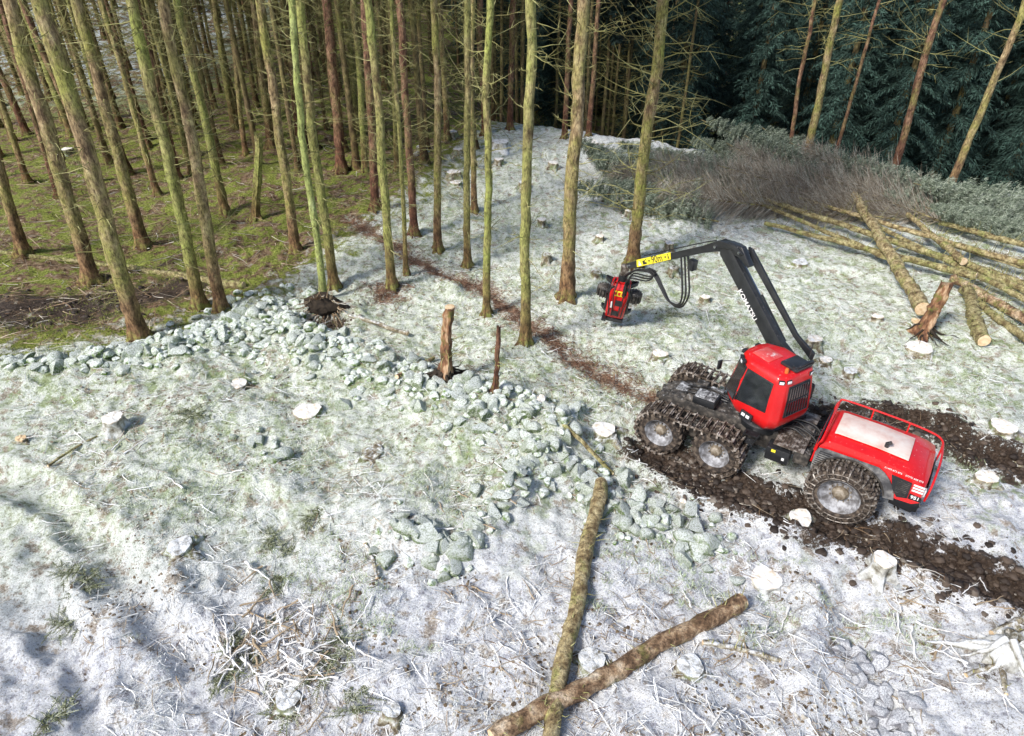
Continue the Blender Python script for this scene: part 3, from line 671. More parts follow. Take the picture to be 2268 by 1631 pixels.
# ---------------------------------------------------------------- logs
def log(p1,p2,w1,w2,mat,label,name='fallen_log',lift=(0,0),stubs=8,ends=('cut_warm','cut_warm'),slen=(.08,.35),bend=.0,cname='log'):
    A,ta=G(*p1); B,tb=G(*p2); ra=w1*.9/2*ta/F; rb=w2*.9/2*tb/F
    A=A+Vector((0,0,ra*.6+lift[0])); B=B+Vector((0,0,rb*.6+lift[1]))
    L=(B-A).length; K=max(8,int(L/.22)); rs=np.random.RandomState(int(abs(p1[0]*3+p1[1])))
    mid=[]
    for i in range(K+1):
        t=i/K; q=A.lerp(B,t); mid.append(float(gz(q.x,q.y,False))+(ra*(1-t)+rb*t)*.15-q.z)
    up=max(0,max(mid)); A.z+=up*.6; B.z+=up*.6
    rt=root(name,A,label,cname); dv=B-A; side=Vector((-dv.y,dv.x,0)).normalized()
    path=[dv*(i/K)+side*float(bend*math.sin(i/K*math.pi)+.03*math.sin(i*.5)+.008*rs.randn())+Vector((0,0,.008*float(rs.randn()))) for i in range(K+1)]
    rad=[float((ra*(1-i/K)+rb*i/K)*(1+.06*rs.randn())) for i in range(K+1)]
    mb=MB(); mb.tube(path,rad,14)
    mb.v=[tuple(np.array(p)+rs.randn(3)*ra*.05) for p in mb.v]; mb.build('bark',mat,rt)
    for e,q,d_,rr in ((ends[0],path[0],-1,rad[0]),(ends[1],path[-1],1,rad[-1])):
        if e:
            dd=dv.normalized()*d_; m2=MB(); m2.tube([q-dd*.01,q+dd*.010,q+dd*.016],[rr*.97,rr*.95,rr*.5],16); m2.build('cut_end',e,rt)
    if stubs:
        n=stubs; ti=rs.rand(n)*.96+.02; st=np.array([list(dv*float(t)) for t in ti])
        dr=rs.randn(n,3); dr[:,2]=np.abs(dr[:,2])*.9+.1; ax_=np.array(list(dv.normalized())); dr-=np.outer(dr@ax_,ax_)*.8; dr=nrm(dr)
        l=slen[0]+(slen[1]-slen[0])*rs.rand(n)**2.5; tt=np.linspace(0,1,4); rr=np.array([ra*(1-t)+rb*t for t in ti])
        P_=st[:,None]+dr[:,None]*((rr*.6)[:,None]+ (rr*.4+l)[:,None]*tt)[...,None]+rs.randn(n,4,3)*.012
        V,Q=strands(P_,.012*(1.15-tt)[None]*np.ones((n,1)),4); ob('branch_stubs',npmesh('branch_stubs',V,Q,False,M['twig_dead']),rt)
    return rt
log((1330,1085),(1212,1660),34,43,'log_tan','long greenish yellow log pointing down to the bottom edge, end raised',stubs=40,lift=(.15,.1))
log((1640,1345),(1090,1650),42,46,'log_bare','reddish log with peeled pale patches lying across the lower right',stubs=34,lift=(.1,.05))
log((1248,948),(1358,1055),11,9,'log_moss','thin mossy pole lying left of the machine below the broad stump',stubs=8)
log((775,712),(905,750),9,11,'log_frost','thin grey pole slanting from the root hole',stubs=7)
log((-30,562),(242,592),12,10,'log_moss','thin mossy fallen trunk on the left forest floor',stubs=22)
log((250,592),(540,640),14,20,'log_moss','dark mossy fallen trunk ending behind the leaning pair',stubs=20)
log((1555,1430),(1725,1465),14,12,'log_frost','short frosted pole right of the reddish log',stubs=8)
log((880,845),(960,800),12,9,'log_bare','dark rotten pole leaning toward the stripped trunk',stubs=5)
log((660,752),(780,760),7,7,'log_frost','slim pale stick across the front of the root hole',stubs=3)
log((2290,1375),(2190,1430),36,28,'log_frost','pale frosted root log at the right edge, lower part',stubs=9,lift=(.1,.1))
log((2195,1430),(2225,1550),20,10,'log_frost','pale crooked root hanging below the frosted root log',stubs=8)
log((2290,1440),(2140,1500),16,10,'log_frost','thin frosted root lying in the tangle at the right edge',stubs=8)
log((810,1210),(840,1290),9,8,'log_frost','white frosted stick beside the small stone wall',stubs=2)
log((110,1040),(215,970),7,5,'log_moss','crooked brown stick in the left of the clearing',stubs=4)
FL=[((1590,435),(2320,672),9,22,'log_moss','longest felled trunk running from the brushwood to the right edge',(.5,.3)),
((1690,512),(2150,642),10,19,'log_moss','felled trunk lowest at its tip, in front of the long one',(.3,.4)),
((1878,480),(2034,716),17,37,'log_tan','thick sawn felled trunk lying crosswise with a round pale butt',(.9,.35)),
((2132,665),(2166,772),28,35,'log_moss','short bright mossy log with a sawn orange end',(.3,.15)),
((2000,505),(2122,612),11,20,'log_tan','felled trunk slanting between the crosswise trunk and the right edge',(.5,.5)),
((2100,598),(2320,690),17,20,'log_moss','mossy felled trunk behind the short sawn log',(.4,.3)),
((2130,572),(2320,612),14,16,'log_frost','frosted felled trunk near the right edge, whitest of the row',(.35,.3)),
((2100,640),(2320,770),19,29,'log_bare','brown felled trunk with peeling bark leaving the right edge',(.3,.3)),
((2120,662),(2320,815),15,22,'log_moss','lowest felled trunk at the right edge',(.25,.2)),
((2070,522),(2320,585),12,16,'log_moss','farthest felled trunk near the right edge',(.5,.4)),
((1760,470),(2320,640),8,17,'log_tan','slender felled trunk beside the longest one',(.6,.5)),
((1640,455),(1960,600),7,13,'log_moss','thin felled pole whose end stops left of the crosswise trunk',(.4,.4)),
((1830,470),(2320,715),8,17,'log_moss','greyish felled pole crossing under the thick crosswise trunk',(.4,.3)),
((2150,620),(2320,660),15,18,'log_frost','felled trunk with frosty bark in the middle of the right edge pile',(.3,.3)),
((2060,560),(2320,640),10,16,'log_tan','mid sized mossy felled trunk inside the right edge pile',(.5,.4)),
]
for a,b,w1,w2,m,lab,lf in FL: log(a,b,w1,w2,m,lab,name='felled_tree',lift=lf,stubs=44,slen=(.1,.9),ends=(None,'cut_warm'))
# frosted root mass lower right
P,_=G(2215,1455); rt=root('uprooted_stump',P,'frosted root mass with thick pale roots at the lower right edge','uprooted stump')
rs=np.random.RandomState(5); n=16; a=rs.rand(n)*6.28; tt=np.linspace(0,1,8); L=.5+.8*rs.rand(n)
Pp=np.zeros((n,8,3)); ho=.12+L[:,None]*tt; Pp[...,0]=np.cos(a)[:,None]*ho; Pp[...,1]=np.sin(a)[:,None]*ho*.8; Pp[...,2]=.32*(1-tt)[None]**1.5*(.5+rs.rand(n,1))+.02; Pp+=np.cumsum(rs.randn(n,8,3)*.03,1)
V,Q=strands(Pp,(.075*(1.1-tt))[None]*(.5+rs.rand(n,1)),8); ob('roots',npmesh('roots',V,Q,True,M['stump_w']),rt)
mb=MB(); mb.loft([[(q*math.cos(j*math.pi/10)*(1+.15*math.sin(3*j)),q*math.sin(j*math.pi/10),z) for j in range(20)] for z,q in ((-.2,.42),(.12,.36),(.28,.27),(.36,.12))]); mb.build('root_crown','stump_w',rt)
# ---------------------------------------------------------------- brushwood : felled crowns
LY=[crown_mesh(800+i,.2,6.5,1.5,24,8,12,.022,M['needles_frost'],.55,.2,4) for i in range(3)]
def twig_crown(seed,n=460):
    rs=np.random.RandomState(seed); K=6;t=np.linspace(0,1,K)
    z=rs.rand(n)*6; az=rs.rand(n)*6.283; L=(2.1*(1-z/7.5))*(.5+.6*rs.rand(n))
    P=np.zeros((n,K,3)); P[...,0]=np.cos(az)[:,None]*L[:,None]*t; P[...,1]=np.sin(az)[:,None]*L[:,None]*t
    P[...,2]=z[:,None]+L[:,None]*(.9*t-.1*t**2); P+=rs.randn(n,K,3)*.03*t[None,:,None]
    parts=[strands(P,.010*(1.1-t)[None]*np.ones((n,1)),3)]
    m=n*4; bi=np.repeat(np.arange(n),4); k=rs.randint(1,K-1,m); st=P[bi,k]; dr=nrm(nrm(P[bi,k+1]-st)+rs.randn(m,3)*.4)
    tt=np.linspace(0,1,3); l=.2+.5*rs.rand(m); P2=st[:,None]+dr[:,None]*(l[:,None]*tt)[...,None]
    parts.append(strands(P2,.006*(1.2-tt)[None]*np.ones((m,1)),3)); V,Q=cat(parts)
    return npmesh('branches',V,Q,False,M['brush_brown'])
TW=[twig_crown(850+i) for i in range(3)]
polem,_=trunk_mesh(860,6.8,.06,(0,0),M['log_moss'],K=10,sides=6,flare=0)
def lying(u,v,kind,i,lab,grp,s=1.0,az=None):
    P,t=G(u,v); az=az if az is not None else random.uniform(-.6,.6)
    rt=root('felled_spruce',P+Vector((0,0,.35*s)),lab,'felled tree',grp)
    dirv=Vector((-math.cos(R(28)+az),math.sin(R(28)+az),random.uniform(.0,.30))).normalized()
    rt.rotation_mode='QUATERNION'; rt.rotation_quaternion=dirv.to_track_quat('Z','Y'); rt.scale=(s,s,s)
    ob('trunk',polem,rt); ob('foliage' if kind else 'twigs',(LY if kind else TW)[i%3],rt)
k=0
for u,v in [(1450,420),(1410,440),(1510,395),(1490,455),(1560,425),(1590,388),(1640,390),(1700,385),(1780,382),(1860,408),(2060,470),(2120,490),(2180,510),(2240,520),(1990,440),(2290,500),(1930,420),(1620,440),(1720,430),(1540,480),(1660,420),(1760,410),(1860,440),(1580,500),(2150,505),(2270,530),(2020,450)]:
    lying(u,v,1,k,'grey green felled spruce top, one of the frosted crowns along the brushwood bank','frosted crowns in the brushwood',random.uniform(.65,.95)); k+=1
for u,v in [(1520,470),(1740,450),(1830,455),(1880,440),(1950,470),(1970,500),(1850,490),(1780,480),(1940,440),(2020,500),(1640,470),(1740,480),(1990,470),(1680,450),(1800,440),(1900,480),(2080,510),(1600,460)]:
    lying(u,v,0,k,'brown leafless felled crown, one of the tangled twiggy heads in the brushwood','brown twiggy crowns in the brushwood',random.uniform(.7,1.0)); k+=1
# root plate by the hole
P,_=G(720,690); rt=root('uprooted_stump',P,'dark upturned root plate at the edge of the hole beside the bright green trunk','uprooted stump')
mb=MB(); rings=[]
for kx in range(6):
    rr=[.25,.6,.75,.72,.5,.1][kx]; ring=[]
    for j in range(18):
        th=j*math.pi/9; q=rr*(1+.2*math.sin(3*th+kx)+.12*random.uniform(-1,1)); ring.append((q*math.cos(th),-.35+.13*kx+.05*random.uniform(-1,1),.15+.55*q*math.sin(th)))
    rings.append(ring)
mb.loft(rings); mb.build('soil_disc','soil',rt)
n=60; a=rng.rand(n)*6.28; tt=np.linspace(0,1,5); st=np.stack([.5*np.cos(a),-.2+0*a,.2+.35*np.sin(a)],-1); dr=nrm(np.stack([np.cos(a),-.5-rng.rand(n),.6*np.sin(a)],-1)+rng.randn(n,3)*.3)
V,Q=strands(st[:,None]+dr[:,None]*((.3+.5*rng.rand(n))[:,None]*tt)[...,None]+rng.randn(n,5,3)*.02,.018*(1.1-tt)[None]*np.ones((n,1)),4); ob('roots',npmesh('roots',V,Q,False,M['warm_twig']),rt)
# ---------------------------------------------------------------- stones
def stone_mesh(seed,mat):
    bm=bmesh.new(); bmesh.ops.create_icosphere(bm,subdivisions=3,radius=1); rs=np.random.RandomState(seed)
    planes=[(nrm(rs.randn(3)),.45+.3*rs.rand()) for _ in range(11)]
    sc=np.array([1,.6+.35*rs.rand(),.5+.3*rs.rand()])
    for v in bm.verts:
        p=np.array(v.co)
        for nn,dd in planes:
            k=p@nn
            if k>dd: p=p-nn*(k-dd)*.97
        p=p*(1+.02*rs.randn())*sc*1.25; v.co=p
    me=bpy.data.meshes.new('stone'); bm.to_mesh(me); bm.free(); me.shade_smooth(); me.set_sharp_from_angle(angle=R(30)); me.materials.append(mat); return me
SM=[stone_mesh(30+i,M['stone']) for i in range(8)]; SG=[stone_mesh(60+i,M['stone_grey']) for i in range(3)]
AR=[((0,835),(200,825),.45,50,'along the low wall line at the left edge'),
((200,825),(400,800),.6,70,'in the wall line left of the stone heap'),
((390,785),(570,700),1.2,190,'in the stone heap below the leaning pair'),
((570,700),(690,800),1.35,190,'in the stone heap left of the root hole'),
((640,785),(800,805),.8,80,'at the right foot of the stone heap'),
((800,830),(1000,890),.85,100,'in front of the stripped trunk'),
((1000,890),(1230,960),1.0,140,'in the frosted wall right of the stripped trunk'),
((640,650),(680,690),.6,26,'beside the bright green trunk'),
((570,960),(620,1040),.3,10,'in the small mossy row at left centre'),
((1230,980),(1130,1130),.6,70,'in the wall corner left of the machine'),
((1130,1130),(1000,1250),.4,50,'in the short wall course at the centre'),
((1000,1250),(860,1190),.5,40,'at the lower end of the short wall course'),
((1240,1050),(1420,1160),.9,80,'beside the top of the greenish log'),
((1420,1160),(1600,1200),.7,50,'in the low row below the machine'),
((1885,1380),(2000,1600),.42,46,'in the stony gully at lower right')]
SL=[]
for ai,(a,b,spd,n,lab) in enumerate(AR):
    A=np.array(G0(*a));B=np.array(G0(*b))
    for _ in range(n):
        t=random.random(); q=A+(B-A)*t+rng.randn(2)*spd*.6; s=random.choice([.05,.06,.08,.10,.12,.15,.18,.21,.24,.14,.17]) *random.uniform(.8,1.2)
        if ai==14: s=random.uniform(.10,.22)
        SL.append((s/math.hypot(q[1],12)+(.5 if ai==14 else 0),s,q[0],q[1],ai))
SL.sort(reverse=True); rest=[]
for i,(kk,s,x,y,ai) in enumerate(SL):
    z=float(gz(x,y))+s*(.02 if ai!=14 else .3)+random.uniform(0,.05)
    if i<296:
        me_=(SG if ai==14 else SM)[i%(3 if ai==14 else 8)]
        o=ob('stone',me_,None,(x,y,z),(random.uniform(-.4,.4),random.uniform(-.4,.4),random.random()*6)); o.scale=(s*1.1,s*1.1,s*1.1)
        tag(o,('grey frosted stone ' if ai==14 else 'mossy frosted stone ')+AR[ai][4],'stone','stones '+AR[ai][4])
    else: rest.append((x,y,z,s))
def ico(sub=1):
    bm=bmesh.new(); bmesh.ops.create_icosphere(bm,subdivisions=sub,radius=1); V=np.array([v.co[:] for v in bm.verts]); Fc=np.array([[v.index for v in f.verts] for f in bm.faces]); bm.free(); return V,Fc
def lumps(P,Sc,flat=.6,jit=.14,sub=1,facet=0):
    V,Fc=ico(sub); n=len(P); a=rng.rand(n)*6.28; ca,sa=np.cos(a)[:,None],np.sin(a)[:,None]
    sx=(.7+.5*rng.rand(n))[:,None]
    VV0=np.repeat(V[None],n,0)
    for _ in range(facet):
        nn=nrm(rng.randn(n,3)); dd=.5+.3*rng.rand(n,1); kk=np.einsum('nvc,nc->nv',VV0,nn); VV0=VV0-nn[:,None]*(np.clip(kk-dd,0,9))[...,None]
    vx=VV0[...,0]*sx; vy=VV0[...,1]; vz=VV0[...,2]*flat
    VV=np.stack([vx*ca-vy*sa,vx*sa+vy*ca,vz],-1)*(1+jit*rng.randn(n,len(V),1))*Sc[:,None,None]+P[:,None]
    FF=Fc[None]+(np.arange(n)*len(V))[:,None,None]
    return VV.reshape(-1,3),FF.reshape(-1,3)
rs_=np.array(rest); V,Q=lumps(rs_[:,:3],rs_[:,3]*1.15,.75,.02,2,7)
tag(ob('stone_rubble',npmesh('stone_rubble',V,Q,False,M['stone'])),'smaller frosted stones and rubble filling the tumbled wall','rubble',kind='stuff')
def along(pts,n,spread):
    pts=[np.array(p) for p in pts]; L=np.array([np.linalg.norm(b-a) for a,b in zip(pts[:-1],pts[1:])]); i=rng.choice(len(L),n,p=L/L.sum()); t=rng.rand(n)[:,None]
    a=np.array(pts)[i];b=np.array(pts)[i+1]; return a+(b-a)*t+rng.randn(n,2)*spread
xy=np.concatenate([along(TR1,2300,.46),along(TR2,1400,.48),along(LMUD,200,.9),np.array(HOLE)+rng.randn(150,2)*.5])
Pz=np.column_stack([xy,gz(xy[:,0],xy[:,1])-.008]); V,Q=lumps(Pz,.02+.10*rng.rand(len(xy))**3,.6,.16,2)
tag(ob('mud_clods',npmesh('mud_clods',V,Q,True,M['mud'])),'clods of churned dark mud along the wheel ruts','mud',kind='stuff')
# ---------------------------------------------------------------- litter stuff
def scatter(n,x0,x1,y0,y1,pw=1.3):
    y=y0+(y1-y0)*rng.rand(n)**pw; half=(.76*y+2); x=np.clip((rng.rand(n)*2-1)*half,x0,x1); return x,y
def infor(x,y): return inpoly(x,y,FOREST)
def offtrack(x,y,a=.7,b=.45): return (np.minimum(segdist(x,y,TR1),segdist(x,y,TR2))>a*(.8+.6*rng.rand(*x.shape)))&(segdist(x,y,TRAIL)>b*(.4+1.2*rng.rand(*x.shape)))
def flat_twigs(x,y,Lmin,Lmax,r,K=4,rise=.05,tilt=.15):
    n=len(x); z=gz(x,y)+rise*rng.rand(n)+r; az=rng.rand(n)*6.283; L=Lmin+(Lmax-Lmin)*rng.rand(n)**2.4
    t=np.linspace(-.5,.5,K); cv=rng.randn(n)*.12
    P=np.zeros((n,K,3)); P[...,0]=x[:,None]+np.cos(az)[:,None]*L[:,None]*t-np.sin(az)[:,None]*(cv*L)[:,None]*t**2*3
    P[...,1]=y[:,None]+np.sin(az)[:,None]*L[:,None]*t+np.cos(az)[:,None]*(cv*L)[:,None]*t**2*3
    P[...,2]=z[:,None]+(rng.randn(n)*tilt)[:,None]*L[:,None]*t
    Rr=r*(.5+rng.rand(n))[:,None]*(1.1-(t+.5)*.8)[None]
    return strands(P,Rr,3)
x,y=scatter(19000,-40,40,5,42,1.5); pk=vn(x/1.1+20,y/1.1)+.4*vn(x/.4,y/.4); m_=~infor(x,y)&offtrack(x,y,.5,.3)&(y<43-.5*x)&(pk>-.2)
V,Q=flat_twigs(x[m_],y[m_],.06,.8,.008,rise=.06); tag(ob('frosted_twigs',npmesh('frosted_twigs',V,Q,False,M['frost_twig'])),'frosted twigs and chips strewn over the whole clearing','twigs',kind='stuff')
x,y=scatter(13000,-40,40,5.5,38,1.25); pk=vn(x/1.0+60,y/1.0)+.4*vn(x/.4+9,y/.4); m_=(y<43-.5*x)&(pk>-.02)
V,Q=flat_twigs(x[m_],y[m_],.08,.7,.007,rise=.06); tag(ob('brown_twigs',npmesh('brown_twigs',V,Q,False,M['warm_twig'])),'brown dead twigs and bark bits lying about the clearing and wood edge','twigs',kind='stuff')
x,y=scatter(24000,-40,40,5.5,30,1.3); m_=~infor(x,y)&(vn(x/1.2+7,y/1.2)+.5*vn(x/.4,y/.4)>.10)&(y<43-.5*x)
PP=np.column_stack([x,y,gz(x,y)+.005])[m_]; V,Q=lumps(PP,.012+.035*rng.rand(len(PP))**2,.35,.25,1)
tag(ob('bark_chips',npmesh('bark_chips',V,Q,False,M['bark_chip'])),'scattered bark chips and clods showing through the frost','bark chips',kind='stuff')
xy=np.concatenate([along(TRAIL,3000,.36),along(TRAILB,400,.3),np.array(G0(860,650))+rng.randn(700,2)*.5])
V,Q=flat_twigs(xy[:,0],xy[:,1],.05,.4,.009,rise=.04); tag(ob('needle_litter',npmesh('needle_litter',V,Q,False,M['needle_litter'])),'red brown needles and bark scraps along the trail into the wood','needle litter',kind='stuff')
def grass(x,y,h0,h1,w,nbl=5,spread=.04):
    n=len(x); xx=np.repeat(x,nbl)+rng.randn(n*nbl)*spread; yy=np.repeat(y,nbl)+rng.randn(n*nbl)*spread
    z=gz(xx,yy)-.01; L=h0+(h1-h0)*rng.rand(n*nbl); D=nrm(np.stack([rng.randn(n*nbl)*.6,rng.randn(n*nbl)*.6,.55+.5*rng.rand(n*nbl)],-1))*L[:,None]
    Wv=nrm(np.cross(D,rng.randn(n*nbl,3)))*w
    return blades(np.stack([xx,yy,z],-1),D,Wv,.2)
x,y=scatter(36000,-40,40,8,34,1.2); mk=vn(x/1.7+9,y/1.7)+.45*vn(x/.5,y/.5)+.26*ss(9,15,y)+.2*np.exp(-(segdist(x,y,WALL)/1.5)**2)
m_=~infor(x,y)&(mk>.24)&offtrack(x,y)&(y<42-.5*x)
V,Q=grass(x[m_],y[m_],.04,.13,.012,6,.05); tag(ob('frosted_grass',npmesh('frosted_grass',V,Q,False,M['grass'])),'tufts of green frosted grass and moss across the clearing','grass',kind='stuff')
x,y=scatter(52000,-40,40,5,32,1.35); mk=vn(x/1.3+90,y/1.3)+.6*vn(x/.35,y/.35)
m_=~infor(x,y)&(mk>.02)&offtrack(x,y)&(y<42-.5*x)
V,Q=grass(x[m_],y[m_],.02,.055,.015,5,.06); tag(ob('frosted_turf',npmesh('frosted_turf',V,Q,False,M['frost_grass'])),'short white frosted turf over the clearing','grass',kind='stuff')
x,y=scatter(36000,-60,10,14,60,1.3); m_=infor(x,y)&(vn(x/1.7+3,y/1.7)>-.08)&offtrack(x,y)
V,Q=grass(x[m_],y[m_],.04,.12,.02,5,.08); tag(ob('forest_moss',npmesh('forest_moss',V,Q,False,M['moss_grass'])),'moss and short green growth on the forest floor','moss',kind='stuff')
x,y=scatter(11000,-60,10,14,70,1.3); m_=infor(x,y)
V,Q=flat_twigs(x[m_],y[m_],.2,1.4,.011,5,.12,.2); tag(ob('forest_twigs',npmesh('forest_twigs',V,Q,False,M['warm_twig'])),'dead twigs littering the forest floor under the trunks','twigs',kind='stuff')
# branches as individuals
BR=[]
for i in range(9):
    rs=np.random.RandomState(300+i); K=9; t=np.linspace(0,1,K); L=1.0
    P_=np.zeros((1,K,3)); P_[0,:,0]=t*L-.5; P_[0,:,1]=np.cumsum(rs.randn(K)*.018); P_[0,:,2]=np.cumsum(rs.randn(K)*.010)+.02
    parts=[strands(P_,(.028*(1.1-.8*t)*(1+.12*rs.randn(K)))[None],6)]
    n=5; k_=rs.randint(1,K-1,n); st=P_[0,k_]; dr=nrm(np.column_stack([.9+0*k_,rs.choice([-1,1],n)*.6,rs.randn(n)*.2]));tt=np.linspace(0,1,4)
    parts.append(strands(st[:,None]+dr[:,None]*((.08+.18*rs.rand(n))[:,None]*tt)[...,None],(.009*(1.1-tt))[None]*np.ones((n,1)),6))
    V,Q=cat(parts); BR.append(npmesh('branch',V,Q,True,M['white_twig'] if i<6 else M['warm_twig']))
HE=[((430,1320),(760,1540),150,.55,'in the white brushwood heap at the bottom left'),((1000,1300),(1200,1450),22,.45,'scattered left of the greenish log'),((1950,1300),(2240,1600),50,.55,'in the tangle at the lower right corner'),((950,1050),(1200,1220),20,.45,'around the short wall course'),((1420,1330),(1760,1600),32,.45,'around the reddish log'),((80,930),(520,1100),18,.5,'on the left of the clearing')]
for (a,b,n,sz,lab) in HE:
    for i in range(n):
        if n>100:
            cu,cv=(a[0]+b[0])/2,(a[1]+b[1])/2; P,_=G(random.gauss(cu,(b[0]-a[0])*.28),random.gauss(cv,(b[1]-a[1])*.27))
        else: P,_=G(random.uniform(a[0],b[0]),random.uniform(a[1],b[1]))
        s=sz*random.uniform(.45,1.5)
        o=ob('fallen_branch',BR[(i*7)%9],None,P+Vector((0,0,random.uniform(.04,.14 if n>100 else .07))),(random.uniform(-.15,.15),random.uniform(-.15,.15),random.random()*6)); o.scale=(s,s*random.uniform(.8,1.3),s*1.1)
        tag(o,'frosted fallen branch lying '+lab,'branch','branches '+lab)
# green sprigs
def sprig(seed):
    rs=np.random.RandomState(seed); n=20; parts=[]
    az=rs.rand(n)*6.28; L=.2+.3*rs.rand(n); s=np.linspace(.1,1,12)
    d=np.stack([np.cos(az),np.sin(az),.10+.12*rs.rand(n)],-1); p=np.stack([-np.sin(az),np.cos(az),0*az],-1)
    st=np.stack([rs.randn(n)*.12,rs.randn(n)*.12,.05+0*az],-1)
    pos=st[:,None]+d[:,None]*(L[:,None]*s)[...,None]; pos[...,2]-=.12*L[:,None]*s**2
    for sd in (-1,1):
        D=nrm(p[:,None]*sd+d[:,None]*.6+rs.randn(n,12,3)*.15)*(.08*(1.1-s))[None,:,None]
        parts.append(blades(pos.reshape(-1,3),D.reshape(-1,3),nrm(np.cross(D,rs.randn(n,12,3))).reshape(-1,3)*.016,.4))
    parts.append(strands(np.concatenate([st[:,None],pos[:,::2]],1),.006*np.ones((n,7)),3))
    V,Q=cat(parts); return npmesh('sprig',V,Q,False,M['needles_green'])
SPR=[sprig(i) for i in range(3)]
SPL=[(425,925,'green fern tuft left of the broad white stump'),(448,918,'small green fern tuft touching the larger one at left centre'),(165,1270,'brown green sprig in the lower left hollow'),(190,1300,'second sprig just below the brown green one in the hollow'),(600,1200,'green fir sprig in the centre left frost'),(640,1225,'small fir sprig right of the centre left one'),(765,1440,'fir sprig in the white brushwood heap, uppermost'),(520,1440,'fir sprig at the left side of the white brushwood heap'),(560,1470,'fir sprig in the middle of the white brushwood heap'),(780,1560,'fir sprig at the lower right of the white brushwood heap'),(690,1150,'low green sprig above the centre left ones'),(1490,700,'green tuft right of the harvesting head'),(620,1300,'reddish sprig above the white brushwood heap'),(1495,600,'green tuft below the crane hose loop'),(150,1390,'sprig low in the bottom left hollow'),(600,1400,'fir sprig under the white branches near the top of the heap'),(500,1500,'fir sprig at the lower left foot of the white brushwood heap'),(620,1580,'fir sprig below the white brushwood heap near the bottom edge'),(720,1500,'fir sprig right inside the white brushwood heap'),(120,1600,'fir sprig in the bottom left corner')]
for i,(u,v,lab) in enumerate(SPL):
    P,_=G(u,v); o=ob('fir_sprig',SPR[i%3],None,P,(0,0,i)); s=random.uniform(.9,1.3); o.scale=(s,s,s); tag(o,lab,'plant')
# ---------------------------------------------------------------- harvester
HX,HY=5.13,14.68; HA=math.atan2(.56,-.828)
HZ=float(gz(6.5,13.7,False))-.02
hv=root('forest_harvester',(HX,HY,HZ),'red and black six wheeled forest harvester with chained wheels, cab and raised crane','forestry machine',rz=HA)
MW=Matrix.Translation((HX,HY,HZ))@Matrix.Rotation(HA,4,'Z'); MI=MW.inverted()
def text(s,size,origin,Xd,Yd,mat,parent,name='lettering',inv=None,ext=.002,bold=0):
    cu=bpy.data.curves.new('t','FONT'); cu.body=s; cu.size=size; cu.extrude=ext; cu.align_x='CENTER'; cu.align_y='CENTER'; cu.offset=bold
    to=bpy.data.objects.new('t',cu); C.objects.link(to); dg=bpy.context.evaluated_depsgraph_get(); 
    me=bpy.data.meshes.new_from_object(to.evaluated_get(dg)); bpy.data.objects.remove(to)
    Xd=Vector(Xd).normalized(); Yd=Vector(Yd); Yd=(Yd-Xd*Yd.dot(Xd)).normalized(); Zd=Xd.cross(Yd)
    me.transform(Matrix.Translation(origin)@Matrix((Xd,Yd,Zd)).transposed().to_4x4()); me.name=name
    me.materials.clear(); me.materials.append(M[mat]); o=ob(name,me,parent)
    if inv is not None: o.matrix_parent_inverse=inv
    return o
def wheel(x,side,r,w,y,chain=False):
    y=side*y; c=(0,0,0)
    prof=[(-w*.3,r*.60),(-w*.18,r*.36),(-w*.16,.01),(w*.12,.01),(w*.14,r*.24),(w*.10,r*.36),(w*.26,r*.54),(w*.42,r*.60),(w*.47,r*.64),(w*.40,r*.66)] 
    if side<0: prof=[(-a,b) for a,b in prof]
    wh=MB().lathe(prof,c,36,False).build('wheel','rim',hv,(x,y,r))
    ty=MB().lathe([(-w*.44,r*.62),(-w*.5,r*.72),(-w*.5,r*.88),(-w*.42,r*.96),(0,r*.985),(w*.42,r*.96),(w*.5,r*.88),(w*.5,r*.72),(w*.44,r*.62)],c,40,False)
    for k in range(20):
        for sg in (-1,1):
            th=(k+(.25 if sg>0 else -.25))*2*math.pi/20
            p=Vector((math.cos(th)*r*.975,sg*w*.24,math.sin(th)*r*.975)); ty.box(p,(.07,w*.50,.07),Matrix.Rotation(-th,3,'Y')@Matrix.Rotation(sg*.45,3,'X'))
    ty.build('tyre','mud_rubber',wh)
    hb=MB().lathe([(side*w*.12,r*.27),(side*w*.24,r*.24),(side*w*.32,r*.17),(side*w*.32,.02)],c,20)
    for k in range(12):
        th=k*math.pi/6; hb.lathe([(side*w*.10,.016),(side*w*.19,.016),(side*w*.19,.002)],(math.cos(th)*r*.32,0,math.sin(th)*r*.32),8)
    hb.build('hub','hub',wh)
    if chain:
        ch=MB()
        for k in range(26):
            th=k*2*math.pi/26; pts=[]
            for yy,rr in ((-w*.56,.76),(-w*.56,.92),(-w*.46,1.03),(0,1.06),(w*.46,1.03),(w*.56,.92),(w*.56,.76)):
                off=.05*math.sin(yy*9+k*math.pi)
                pts.append((math.cos(th+off)*r*rr,yy,math.sin(th+off)*r*rr))
            ch.tube(pts,.020,5)
        for sg in (-1,1):
            for rr in (.76,.93):
                ch.tube([(math.cos(a*math.pi/20)*r*rr,sg*w*.56,math.sin(a*math.pi/20)*r*rr) for a in range(41)],.014,5)
        for k in range(40):
            th=(k+.5)*2*math.pi/40
            for yy in (-.2,0,.2): ch.box((math.cos(th)*r*1.04,yy*w*1.6,math.sin(th)*r*1.04),(.06,.05,.05),Matrix.Rotation(-th,3,'Y'))
        ch.build('tyre_chain','steel',wh)
    return wh
WA=.74; WR=.60; WY=1.08; RX=-3.66; RR=.72
for sd in (1,-1):
    for x in (WA,-WA): wheel(x,sd,WR,.54,WY)
    wheel(RX,sd,RR,.56,1.05,True)
SR=.64
